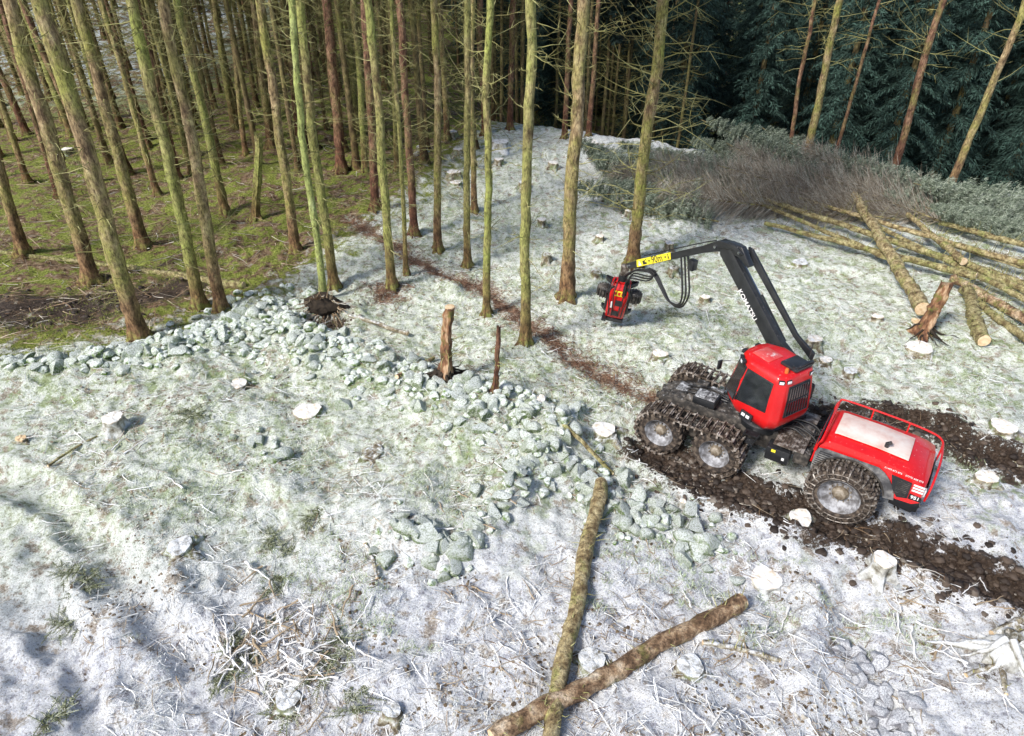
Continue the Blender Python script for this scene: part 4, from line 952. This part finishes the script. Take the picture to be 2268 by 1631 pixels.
def stadium(s,r=SR,a=WA,cz=WR):
    Ls=2*a; Lc=math.pi*r; T_=2*Ls+2*Lc; s=s%T_
    if s<Ls: t=s/Ls; return (-a+s,cz+r-.06*math.sin(math.pi*t)),0.0
    s-=Ls
    if s<Lc: th=math.pi/2-s/r; return (a+r*math.cos(th),cz+r*math.sin(th)),th-math.pi/2
    s-=Lc
    if s<Ls: return (a-s,cz-r+.0),math.pi
    s-=Ls; th=-math.pi/2-s/r; return (-a+r*math.cos(th),cz+r*math.sin(th)),th-math.pi/2
for sd in (1,-1):
    tk=MB(); n=38; T_=4*WA+2*math.pi*SR; y0=sd*WY
    for k in range(n):
        (px,pz),an=stadium(k*T_/n); rot=Matrix.Rotation(-an,3,'Y')
        tk.box((px,y0,pz),(.085,.62,.03),rot); tk.box(Vector((px,y0,pz))+rot@Vector((0,0,.035)),(.022,.60,.05),rot)
        for e in (-1,1):
            tk.box(Vector((px,y0+e*.32,pz))+rot@Vector((0,0,-.035)),(.05,.025,.09),rot)
            (qx,qz),an2=stadium((k+.5)*T_/n); tk.box((qx,y0+e*.27,qz),(T_/n*.75,.035,.035),Matrix.Rotation(-an2,3,'Y'))
    tk.build('bogie_track','track_steel',hv)
    mdk=MB()
    for k in range(90):
        (px,pz),an=stadium(random.random()*T_); mdk.box((px,y0+random.uniform(-.26,.26),pz-.0),(random.uniform(.05,.13),random.uniform(.05,.15),random.uniform(.03,.08)),Matrix.Rotation(random.random()*3,3,'X')@Matrix.Rotation(-an,3,'Y'))
    mdk.build('caked_mud','mud_rubber',hv)['kind']='stuff'
    MB().prism([(.9,sd*.76,.45),(.9,sd*.76,.75),(.3,sd*.76,.90),(-.3,sd*.76,.90),(-.9,sd*.76,.75),(-.9,sd*.76,.45),(0,sd*.76,.38)],(0,-sd*.16,0)).build('bogie_beam','grime',hv,bevel=.02)
MB().box((0,0,.66),(.34,1.7,.34)).build('front_axle','grime',hv,bevel=.03)
MB().box((RX,0,.72),(.4,1.8,.36)).build('rear_axle','grime',hv,bevel=.03)
MB().prism([(1.05,-.42,.75),(1.15,-.42,1.08),(.8,-.42,1.2),(-2.2,-.42,1.22),(-2.35,-.42,.95),(-1.9,-.42,.62),(.9,-.42,.62)],(0,.84,0)).build('front_frame','grime',hv,bevel=.03)
MB().prism([(-2.55,-.4,.65),(-2.55,-.4,1.02),(-3.1,-.4,1.05),(-5.05,-.4,.95),(-5.05,-.4,.65)],(0,.8,0)).build('rear_frame','grime',hv,bevel=.03)
fb=MB(); fb.box((.10,0,1.25),(.8,.84,.10)); fb.box((.74,0,1.14),(.42,.74,.16)); fb.box((.30,-.30,1.36),(.30,.22,.14)); fb.build('front_deck','grime',hv,bevel=.025)
for bx_ in (((.72,-.1,1.235),(.30,.42,.02)),((-.1,-.34,1.315),(.36,.16,.02))):
    MB().box(*bx_).build('deck_plate','deck',hv,bevel=.006)
bx=MB(); bx.box((-.02,.28,1.38),(.58,.48,.18)); bx.build('battery_box','black',hv,bevel=.02)
bt=MB(); bt.box((-.02,.28,1.485),(.52,.42,.018)); [bt.box((x-.22,.28,1.50),(.02,.38,.016)) for x in (.0,.2,.4)]; bt.build('tread_plate','deck',hv,bevel=.004)
nz=MB(); nz.box((1.16,0,.95),(.16,.6,.28)); nz.box((1.28,.2,.93),(.12,.10,.16)); nz.box((1.28,-.2,.93),(.12,.10,.16)); nz.build('nose_block','grime',hv,bevel=.02)
for i in range(6):
    y=random.uniform(-.35,.2); MB().tube(smoothpts([(.7,y,1.2),(.35,y+.1,1.36+.06*random.random()),(0,y-.05,1.34),(-.5,y*.5,1.34)]),.02,6).build('hydraulic_hose','hose',hv)
jt=MB().lathe([(-.3,.24),(-.25,.28),(.25,.28),(.3,.24)],(-2.45,0,.88),20); jt.box((-2.45,0,1.08),(.5,.5,.12)); jt.build('pivot_joint','steel',hv)
for sd in (1,-1):
    cy=MB().tube([(-1.9,sd*.5,.95),(-2.35,sd*.55,.95)],.06,10); cy.build('steering_cylinder','black',hv); MB().tube([(-2.35,sd*.55,.95),(-2.85,sd*.5,.95)],.032,10).build('cylinder_rod','chrome',hv)
st=MB()
for i in range(4): st.box((-1.15-.08*i,.78,.45+.25*i),(.34,.20,.03))
st.tube([(-1.0,.86,.4),(-1.28,.86,1.3)],.018,6); st.tube([(-1.30,.86,.4),(-1.6,.86,1.3)],.018,6)
st.build('access_steps','black',hv)
pl=MB(); pl.box((-2.3,.32,1.24),(.70,1.2,.03))
for i in range(9): pl.box((-2.0-.07*i,.32,1.262),(.02,1.15,.02))
pl.box((-2.3,-.6,1.24),(.66,.4,.03)); pl.build('walkway','steel',hv,bevel=.004)
sb=MB(); sb.box((-2.1,.74,.92),(.56,.38,.38)); sb.build('tool_box','black',hv,bevel=.03)
sb=MB(); sb.box((-2.62,.66,1.0),(.36,.32,.36)); sb.build('side_tank','grime',hv,bevel=.03)
MB().quad((-1.95,.935,1.0),(-2.05,.935,1.0),(-2.05,.935,1.08),(-1.95,.935,1.08)).build('warning_sticker','yellow',hv)
MB().quad((-2.22,.935,.85),(-2.28,.935,.85),(-2.28,.935,.93),(-2.22,.935,.93)).build('warning_sticker','white',hv)
for i in range(9):
    y=random.uniform(-.35,.45); z=1.05+random.uniform(-.1,.22)
    MB().tube(smoothpts([(-1.8,y,z),(-2.2,y+random.uniform(-.15,.15),z+random.uniform(.05,.22)),(-2.6,y+random.uniform(-.1,.1),z+random.uniform(-.05,.18)),(-2.85,y,z)]),.022,6).build('hydraulic_hose','hose',hv)
MB().loft([[(-1.42+rr*math.cos(k*math.pi/12),rr*math.sin(k*math.pi/12),z) for k in range(24)] for rr,z in ((.58,1.1),(.60,1.26),(.53,1.32),(.53,1.44))]).build('turntable','black',hv)
# hood (rear body)
HP=[(-2.88,1.02),(-2.92,1.62),(-3.02,1.74),(-3.2,1.78),(-4.0,1.76),(-4.7,1.70),(-5.02,1.62),(-5.20,1.44),(-5.24,1.02),(-5.1,.92),(-4.74,.90)]
ca=(RX-.03,RR); arc=[]
for k in range(15):
    th=R(166-(166-22)*k/14); arc.append((ca[0]+.84*math.cos(th),ca[1]+.84*math.sin(th)))
HP=HP+arc
HWD=.86
def hood_w(z): return HWD if z<1.5 else HWD-.16*((z-1.5)/.28)**1.5
cols=[-1,-.96,-.7,-.3,0,.3,.7,.96,1]
hm=MB(); rings=[]
for cy_ in cols:
    ring=[]
    for (px,pz) in HP:
        zz=pz
        if pz>1.5: zz=pz-.08*abs(cy_)**3
        ring.append((px+(.06*abs(cy_)**4 if px<-5.0 else 0),hood_w(pz)*cy_,zz))
    rings.append(ring)
hm.loft(rings,True); hood=hm.build('hood','red',hv)
MB().loft([[(x_,-.46,z_+.004),(x_,.46,z_+.004),(x_,.46,z_+.026),(x_,-.46,z_+.026)] for x_,z_ in ((-3.12,1.768),(-3.2,1.785),(-4.0,1.765),(-4.7,1.705))]).build('hood_panel','hood_glare',hood,bevel=.01)
MB().tube([(-4.2,.30,1.72),(-4.2,.30,1.86),(-4.27,.30,1.92)],[.05,.05,.045],10).build('exhaust_pipe','black',hood)
for sd in (1,-1):
    fd=MB(); out=[]; inn=[]
    for k in range(17):
        th=R(18+(168-18)*k/16); out.append((ca[0]+.83*math.cos(th),ca[1]+.83*math.sin(th))); inn.append((ca[0]+.79*math.cos(th),ca[1]+.79*math.sin(th)))
    fd.prism([(a,sd*.40,b) for a,b in out]+[(a,sd*.40,b) for a,b in inn[::-1]],(0,sd*.50,0)); fd.build('wheel_arch','grime',hv)
    fd=MB(); out=[]; inn=[]
    for k in range(17):
        th=R(6+(172-6)*k/16); ro=1.13 if k<11 else 1.02; out.append((min(ca[0]+ro*math.cos(th),-2.875),ca[1]+min(ro*math.sin(th),.86))); inn.append((ca[0]+.80*math.cos(th),ca[1]+.80*math.sin(th)))
    fd.prism([(a,sd*.866,b) for a,b in out]+[(a,sd*.866,b) for a,b in inn[::-1]],(0,sd*.025,0)); fd.build('side_fender','greypanel',hv)
    lv=MB()
    for k in range(8): lv.box((-2.96-.02*k,sd*.898,1.06+.06*k),(.14+.018*k,.015,.016))
    lv.build('louvre_slats','black',hv)
    gx=sd*(HWD+.034)
    g=MB(); g.prism([(-4.48,gx,1.54),(-4.90,gx,1.50),(-4.92,gx,1.06),(-4.72,gx,1.00),(-4.58,gx,1.20)],(0,sd*.012,0)); g.build('side_grille','black',hood)
    gr=MB()
    for k in range(9): gr.box((-4.75-.001*k,sd*(HWD+.051),1.08+.048*k),(.25,.008,.012))
    gr.build('grille_bars','grime',hood)
    gx=sd*(HWD+.004)
    bm_=MB(); y_=HWD-.012; bm_.prism([(-4.66,sd*y_,.90),(-4.62,sd*y_,1.00),(-5.18,sd*y_,1.02),(-5.22,sd*(y_-.03),.86),(-5.1,sd*(y_-.04),.62),(-4.62,sd*(y_-.04),.68)],(0,-sd*.28,0)); bm_.build('corner_bumper','black',hv,bevel=.02)
    q=MB(); q.prism([(-4.94,gx,1.04),(-4.94,gx,1.19),(-5.19,gx,1.17),(-5.20,gx,1.04)],(0,sd*.01,0)); q.build('number_panel','black',hood)
Xr=(-1,0,0);Yr=(0,0,1)
text('951',.12,(-5.065,HWD+.016,1.115),Xr,Yr,'white',hood,bold=.003)
text('01499 873 876    07770 608 873',.060,(-4.70,HWD-.012,1.60),(-1,0,-.06),Yr,'white',hood)
for i in range(3):
    MB().box((-5.06,HWD+.005,1.44-.075*i),(.22,.008,.045)).build('decal_stripe','white',hood)
rb=MB(); rb.box((-5.14,0,.78),(.14,1.5,.32)); rb.build('rear_bumper','black',hv,bevel=.04)
tl=MB(); tl.box((-5.235,0,1.2),(.02,1.1,.34)); tl.build('rear_grille','black',hv,bevel=.01)
for sd in (1,-1):
    MB().box((-5.20,sd*.70,1.22),(.05,.12,.18)).build('tail_light','lens',hv,bevel=.01)
def rail(pts,name='guard_rail'): MB().tube(smoothpts(pts,5),.024,8).build(name,'red',hv)
yy=.80
rail([(-2.88,-yy,1.1),(-2.88,-yy,1.6),(-2.94,-yy,1.84),(-3.1,-yy,1.92),(-4.2,-yy,1.88),(-4.95,-yy,1.80),(-5.22,-yy,1.68),(-5.28,-yy,1.45),(-5.27,-yy,1.1)])
for px,pz in ((-3.7,1.89),(-4.5,1.84)): MB().tube([(px,-yy,pz),(px,-yy*.88,1.6)],.018,6).build('rail_post','red',hv)
rail([(-2.84,yy,1.05),(-2.88,yy,1.55),(-2.94,yy,1.78),(-2.94,0,1.90),(-2.94,-yy,1.86)])
rail([(-5.27,-yy,1.6),(-5.30,0,1.66),(-5.27,yy,1.54),(-5.25,yy+.03,1.1)])
rail([(-2.84,yy,1.4),(-2.84,0,1.45),(-2.84,-yy,1.4)])
fg=MB(); fg.box((-2.86,0,1.38),(.03,1.4,.5)); fg.build('front_grille','black',hv)
# ---- cab
CA=R(121)-HA; CL=(-1.42,.16,1.36); CZ=.80; CS=.91
cabP=[(x_*CS,y_*CS) for x_,y_ in [(-.9,-.55),(-.72,-.78),(.40,-.80),(.92,-.52),(1.02,-.2),(1.02,.2),(.92,.52),(.40,.80),(-.72,.78),(-.9,.55)]]
NC=len(cabP)
cabR=[(z*CZ,s,dx) for z,s,dx in [(0,.46,.04),(.08,.62,.04),(.22,.82,.03),(.40,.94,.01),(.56,.99,.0),(.76,1.0,0),(1.4,.94,-.02),(1.93,.84,-.05),(2.05,.82,-.05),(2.13,.74,-.05),(2.17,.50,-.05)]]
def cring(z,s,dx): return [(x_*s+dx,y_*s,z) for x_,y_ in cabP]
cab=MB().loft([cring(*a) for a in cabR]).build('cab','red',hv,CL,(0,0,CA),bevel=.04)
lo=cring(.76*CZ,1.0,0); hi=cring(1.93*CZ,.84,-.05)
def cquad(i,s0,s1,t0,t1,off,t0b=None):
    j=(i+1)%NC; a=Vector(lo[i]);b=Vector(lo[j]);c_=Vector(hi[j]);d=Vector(hi[i])
    f=lambda s,t:(a.lerp(b,s)).lerp(d.lerp(c_,s),t)
    nn=(b-a).cross(d-a).normalized(); 
    if nn.dot(Vector((a.x+b.x,a.y+b.y,0)))<0: nn=-nn
    return [f(s0,t0)+nn*off,f(s1,t0b if t0b is not None else t0)+nn*off,f(s1,t1)+nn*off,f(s0,t1)+nn*off],nn
def cwin(i,s0,s1,t0,t1,t0b=None,name='window'):
    q,nn=cquad(i,s0,s1,t0,t1,.012,t0b); fr=MB().prism([p-nn*.02 for p in q],nn*.03).build('window_frame','black',cab,bevel=.006)
    cc=sum(q,Vector())/4; q2=[cc+(p-cc)*.93+nn*.012 for p in q]
    MB().prism(q2,nn*.006).build(name,'glass',cab)
cwin(7,.02,.90,-.02,.95,.12); cwin(6,.05,.97,-.10,.95); cwin(5,.04,.96,-.2,.95,name='windscreen'); cwin(4,.02,.98,-.2,.95,name='windscreen'); cwin(3,.04,.96,-.2,.95,name='windscreen'); cwin(2,.03,.95,-.10,.95); cwin(1,.08,.98,.1,.95); cwin(9,.09,.91,.02,.90,name='rear_window')
q,nn=cquad(9,.13,.87,.06,.86,.04)
gb=MB()
for k in range(9):
    t=k/8; gb.tube([q[0].lerp(q[1],t),q[3].lerp(q[2],t)],.008,5)
for t in (0,.5,1): gb.tube([q[0].lerp(q[3],t),q[1].lerp(q[2],t)],.011,5)
gb.build('window_guard','black',cab)
q,nn=cquad(7,.30,.62,-.34,-.16,.02); MB().prism([p-nn*.04 for p in q],nn*.045).build('lamp_recess','black',cab)
for a_ in (.30,.70):
    cc=q[0].lerp(q[1],a_).lerp(q[3].lerp(q[2],a_),.5)+nn*.012
    u_=(q[1]-q[0]).normalized(); v_=(q[3]-q[0]).normalized()
    MB().prism([cc-u_*.05-v_*.04,cc+u_*.05-v_*.04,cc+u_*.05+v_*.04,cc-u_*.05+v_*.04],nn*.02).build('work_lamp','lens',cab,bevel=.008)
text('951',.11,(-.05,.705,.32),(-1,0,0),(0,.25,1),'white',cab,bold=.003)
MB().tube([(.3,.77,.60),(.3,.80,.64),(.3,.80,.80),(.3,.76,.84)],.012,6).build('door_handle','black',cab)
rz_=2.17*CZ
rf=MB(); rf.box((-.46,-.12,rz_+.03),(.46,.56,.09)); rf.build('roof_unit','black',cab,bevel=.03)
MB().box((.18,.1,rz_+.006),(.50,.50,.025)).build('roof_hatch','red_roof',cab,bevel=.012)
MB().tube([(-.55,.30,rz_-.04),(-.55,.30,rz_+.06),(-.55,.30,rz_+.10)],[.045,.045,.03],12).build('beacon','orange',cab)
MB().tube([(-.62,-.3,rz_-.05),(-.62,-.3,rz_+.6)],.008,5).build('aerial','black',cab)
mr=MB().tube(smoothpts([(-.62,-.42,rz_-.02),(-.64,-.42,rz_+.10),(-.64,.08,rz_+.10),(-.54,.08,rz_+.05)],4),.04,8); mr.build('air_duct','black',cab)
zl=1.98*CZ
for (px,py,az) in ((.57,.50,40),(.44,.59,60),(-.64,.52,140),(-.70,.36,165),(.74,.22,0),(.74,-.22,0),(.57,-.50,-40),(-.70,-.36,190)):
    r3=Matrix.Rotation(R(az),3,'Z'); MB().box(Vector((px,py,zl)),(.10,.13,.09),r3).build('lamp_housing','black',cab,bevel=.01)
    MB().box(Vector((px,py,zl))+r3@Vector((.053,0,0)),(.012,.10,.07),r3).build('work_lamp','lens',cab,bevel=.004)
mi=MB().tube([(.82,.55,1.35),(.92,.78,1.4)],.012,5); mi.box((.92,.82,1.28),(.05,.12,.24)); mi.build('mirror','black',cab,bevel=.01)
# ---- crane
cab_w=MW@Vector(CL); rgt=Vector((math.cos(R(31)),math.sin(R(31)),0))
B=cab_w+rgt*.92; B.z=HZ
d3=Vector((math.cos(R(121)),math.sin(R(121)),0)); nside=Vector((-d3.y,d3.x,0))
def CP(u,v,off=0.0):
    d=Vector(ray(u,v)); o=Vector((0,0,CH)); P0=B+nside*off; t=(P0-o).dot(nside)/d.dot(nside); return o+d*t
def cprism(px,w,mat,name,off=0.0,bevel=.02,par=None):
    pts=[CP(*p) for p in px]; o=MB().prism([p+nside*(off-w/2) for p in pts],nside*w).build(name,mat,hv,bevel=bevel,world=MI)
    return o
def wtube(pts,r,name,mat,sides=8,sm=True,off=0.0):
    pts=[p+nside*off for p in pts]; return MB().tube(smoothpts(pts,6) if sm else pts,r,sides).build(name,mat,hv,world=MI)
pb=MB(); pb.loft([[ (B+Vector((rr*math.cos(k*math.pi/10),rr*math.sin(k*math.pi/10),z)))for k in range(20)] for rr,z in ((.40,1.2),(.40,1.42),(.25,1.5),(.22,2.1),(.26,2.2))]); pb.build('crane_pillar','black',hv,world=MI)
pb=MB(); pb.box(cab_w.lerp(Vector((B.x,B.y,cab_w.z)),.6)+Vector((0,0,-.05)),(1.1,.9,.16),Matrix.Rotation(R(121),3,'Z')); pb.build('slew_platform','black',hv,world=MI,bevel=.03)
pc=B+Vector((0,0,1.95))-d3*.25; MB().box(pc,(.42,.45,.45),Matrix.Rotation(R(121),3,'Z')).build('valve_block','grime',hv,world=MI,bevel=.04)
cprism([(1708,770),(1599,562),(1602,538),(1618,541),(1629,562),(1730,752),(1768,800),(1755,830)],.18,'black','inner_boom',0)
cprism([(1744,752),(1644,572),(1644,551),(1653,557),(1753,748),(1790,790),(1783,806)],.08,'black','lift_link',-.24)
cprism([(1724,765),(1671,660),(1679,655),(1732,760)],.08,'black','lift_cylinder',-.14)
wtube([CP(1675,657),CP(1634,576)],.026,'cylinder_rod','chrome',8,False,-.14)
cprism([(1396,595),(1393,582),(1430,573),(1560,544),(1588,534),(1622,535),(1648,547),(1666,590),(1660,593),(1640,569),(1612,556),(1588,557),(1560,560),(1440,586)],.17,'black','outer_boom',0)
cprism([(1584,538),(1600,531),(1636,542),(1654,562),(1646,565),(1628,552),(1596,546)],.26,'black','knuckle_plate',0)
for (u,v) in ((1592,545),(1645,558),(1398,588)):
    p=CP(u,v); MB().tube([p-nside*.155,p+nside*.155],.038,12).build('pivot_pin','chrome',hv,world=MI)
mid=CP(1655,676,.094)
ax_=(CP(1708,770)-CP(1599,562)).normalized(); yv=(CP(1640,640)-CP(1620,655)).normalized()
text('KOMATSU',.19,mid,ax_,yv,'white',hv,inv=MI,bold=.002,ext=.004)
SO=.088
sg=[CP(1411,592,SO),CP(1410,576,SO),CP(1485,559,SO),CP(1486,575,SO)]
MB().prism(sg,nside*.006).build('distance_sign','yellow',hv,world=MI)
xd=(sg[3]-sg[0]).normalized(); yd=(sg[1]-sg[0]); ctr=sum(sg,Vector())/4+nside*.009
Ls=(sg[3]-sg[0]).length/1.1
text('90m',.20*Ls,ctr+xd*.12*Ls,xd,yd,'black',hv,inv=MI,bold=.0,ext=.003)
ydn=(yd-xd*yd.dot(xd)).normalized()
def sgp(x_,y_): return ctr+xd*x_*Ls+ydn*y_*Ls
def spoly(pts,name='sign_symbol',mat='black'): MB().prism([sgp(*p) for p in pts],nside*.003).build(name,mat,hv,world=MI)
spoly([(-.16,0),(-.12,.026),(-.12,.007),(-.10,.007),(-.10,-.007),(-.12,-.007),(-.12,-.026)])
spoly([(.42,0),(.38,.026),(.38,.007),(.36,.007),(.36,-.007),(.38,-.007),(.38,-.026)])
spoly([(-.50,-.055),(-.40,-.055),(-.45,.055)],mat='white'); spoly([(-.456,-.03),(-.444,-.03),(-.444,.02),(-.456,.02)])
spoly([(-.34,-.05),(-.22,-.05),(-.22,-.01),(-.27,-.01),(-.27,.03),(-.34,.03)]); spoly([(-.27,.03),(-.22,.055),(-.215,.04),(-.27,.015)])
spoly([(.45,-.06),(.462,-.06),(.475,-.02),(.488,-.06),(.50,-.06),(.482,.02),(.468,.02)]); spoly([(.465,.028),(.485,.028),(.485,.05),(.465,.05)])
for k,off in enumerate((-.06,.0,.06)):
    o_=k*4
    wtube([CP(1520-o_,566),CP(1522-o_,610),CP(1522-o_,655),CP(1505,682-o_),CP(1482,672-o_),CP(1466,640-o_*.5),CP(1450,608),CP(1430,600),CP(1405,600),CP(1385,612)],.028,'hydraulic_hose','hose',8,True,off)
    wtube([CP(1440,594),CP(1455,602+o_),CP(1440,612+o_),CP(1405,606+o_),CP(1393,630),CP(1388,655)],.024,'hydraulic_hose','hose',8,True,off+.1)
wtube([CP(1600,560),CP(1622,600),CP(1655,640),CP(1700,720),CP(1735,770)],.022,'hydraulic_hose','hose',6,True,-.15)
wtube([CP(1430,566),CP(1500,550),CP(1560,537),CP(1590,532)],.018,'hydraulic_hose','hose',6,True,.05)
p=CP(1540,585); MB().box(p+nside*.1,(.2,.2,.3),Matrix.Rotation(R(121),3,'Z')).build('boom_lamp','black',hv,world=MI,bevel=.02); 
p=CP(1534,577)+nside*.12; MB().tube([p,CP(1520,560)],.03,8).build('lamp_bracket','black',hv,world=MI)
# harvesting head
tip=CP(1386,590); hb_=Matrix.Translation(tip)@Matrix.Rotation(R(-104),4,'Z')@Matrix.Rotation(R(6),4,'Y')@Matrix.Rotation(R(-7),4,'X')@Matrix.Diagonal((1.15,1.04,1.2,1))
HD=MI@hb_
def hpart(mb,name,mat,bevel=.015,par=None):
    o=mb.build(name,mat,hv,bevel=bevel); o.matrix_local=HD; return o
m=MB(); m.box((0,0,-.12),(.16,.24,.30)); m.tube([(0,-.14,-.02),(0,.14,-.02)],.05,10); hpart(m,'swivel_link','steel')
m=MB().loft([[(.14*math.cos(k*math.pi/8),.14*math.sin(k*math.pi/8),z) for k in range(16)] for z in (-.26,-.42)]); hpart(m,'rotator','black',0)
m=MB(); m.prism([(-.05,-.26,-.42),(.12,-.26,-.42),(.2,-.26,-.62),(.1,-.26,-1.0),(-.05,-.26,-1.0)],(0,.05,0)); m.prism([(-.05,.21,-.42),(.12,.21,-.42),(.2,.21,-.62),(.1,.21,-1.0),(-.05,.21,-1.0)],(0,.05,0)); m.box((.03,0,-.45),(.2,.5,.06)); hpart(m,'tilt_frame','red')
m=MB(); 
prof=[(-.20,-.48),(.10,-.50),(.22,-.62),(.26,-.95),(.24,-1.35),(.12,-1.62),(-.15,-1.66),(-.22,-1.2)]
rings=[]
for y_,sc in ((-.30,.86),(-.27,.97),(-.1,1.0),(.1,1.0),(.27,.97),(.30,.86)): rings.append([(a_*sc,y_,-1.05+(b_+1.05)*sc) for a_,b_ in prof])
m.loft(rings); hpart(m,'head_body','red',.02)
m=MB(); m.box((.262,0,-.72),(.02,.34,.16)); hpart(m,'yellow_plate','yellow',.004)
for y_ in (-.11,0,.11):
    m=MB(); m.box((.276,y_,-.72),(.006,.07,.09)); hpart(m,'warning_sticker','red',.0)
for bx_ in (((.270,.05,-1.02),(.02,.22,.18)),((.262,.0,-1.36),(.02,.16,.16))):
    hpart(MB().box(*bx_),'cover_plate','black',.006)
m=MB(); m.box((.268,-.16,-1.1),(.014,.07,.2)); hpart(m,'cover_plate','white',.003)
for sd in (-1,1):
    m=MB(); 
    m.lathe([(-.02,.05),(-.02,.16),(.0,.19),(.24,.19),(.26,.16),(.26,.05)],(0,0,0),20)
    for k in range(14):
        th=k*2*math.pi/14; m.box((math.cos(th)*.20,.12,math.sin(th)*.20),(.05,.24,.035),Matrix.Rotation(-th,3,'Y'))
    o=m.build('feed_roller','grime',hv); o.matrix_local=HD@Matrix.Translation((-.02,sd*.48,-1.0))@Matrix.Rotation(R(90),4,'X')
    m=MB(); m.prism([(-.06,sd*.22,-.88),(-.06,sd*.30,-.76),(-.06,sd*.56,-.84),(-.06,sd*.62,-1.0),(-.06,sd*.48,-.98)],(.12,0,0)); hpart(m,'roller_arm','black')
    for z_,sz in ((-.60,1.1),(-1.5,1.0)):
        pts_=[]
        for k in range(9):
            th=R(-20+k*22); pts_.append((-.05-.24*sz*math.sin(th)*.9,sd*(.24+.28*sz*math.cos(th-R(60))*.9),z_))
        inn=[(a_*.8-.03,b_-sd*.05,c_) for a_,b_,c_ in pts_]
        m=MB(); m.prism([(a_,b_,c_-.04) for a_,b_,c_ in pts_]+[(a_,b_,c_-.04) for a_,b_,c_ in inn[::-1]],(0,0,.10)); hpart(m,'delimbing_knife','black',.006)
    m=MB().tube([(.18,sd*.2,-.55),(.22,sd*.36,-.75),(.10,sd*.46,-.95)],.030,8); hpart(m,'hydraulic_hose','hose',0)
    m=MB(); m.tube([(.12,sd*.33,-.6),(.12,sd*.33,-1.35)],.045,10); hpart(m,'head_cylinder','black',0)
m=MB(); m.box((-.05,0,-1.70),(.36,.60,.10)); m.box((.1,-.3,-1.66),(.3,.14,.10)); hpart(m,'saw_box','black')
for k in (0,1,3,4):
    y_=-.2+.10*k; m=MB().tube(smoothpts([(.05,y_,-.38),(.26+.03*k,y_*1.3,-.45),(.34,y_*1.5,-.75),(.29,y_*1.1,-1.2),(.2,y_,-1.5)]),.02,6); hpart(m,'hydraulic_hose','hose',0)
# ---------------------------------------------------------------- camera & light
cam=bpy.data.cameras.new('camera'); co=bpy.data.objects.new('camera',cam); C.objects.link(co)
co.location=(0,0,CH); co.rotation_euler=(R(90)-PITCH,0,0); cam.lens=F/W*36; cam.sensor_width=36; cam.clip_end=900; S.camera=co
w=bpy.data.worlds.new('World'); S.world=w; w.use_nodes=True; nt=w.node_tree; bg=nt.nodes['Background']
sk=nt.nodes.new('ShaderNodeTexSky'); sk.sky_type='NISHITA'; sk.sun_disc=False; sk.sun_elevation=R(40); sk.sun_rotation=R(230); sk.air_density=1.0; sk.dust_density=2.0; sk.ozone_density=1.2
nt.links.new(sk.outputs[0],bg.inputs[0]); bg.inputs[1].default_value=.15
sl=bpy.data.lights.new('sun','SUN'); sl.energy=4.4; sl.angle=R(12); sl.color=(1,.96,.90); so=bpy.data.objects.new('sun',sl); C.objects.link(so)
dirs=Vector((-math.sin(R(50))*math.cos(R(42)),-math.cos(R(50))*math.cos(R(42)),math.sin(R(42))))
so.rotation_euler=dirs.to_track_quat('Z','Y').to_euler(); so.location=(-10,-10,30)
S.view_settings.view_transform='Standard'; S.view_settings.look='None'; S.view_settings.exposure=0
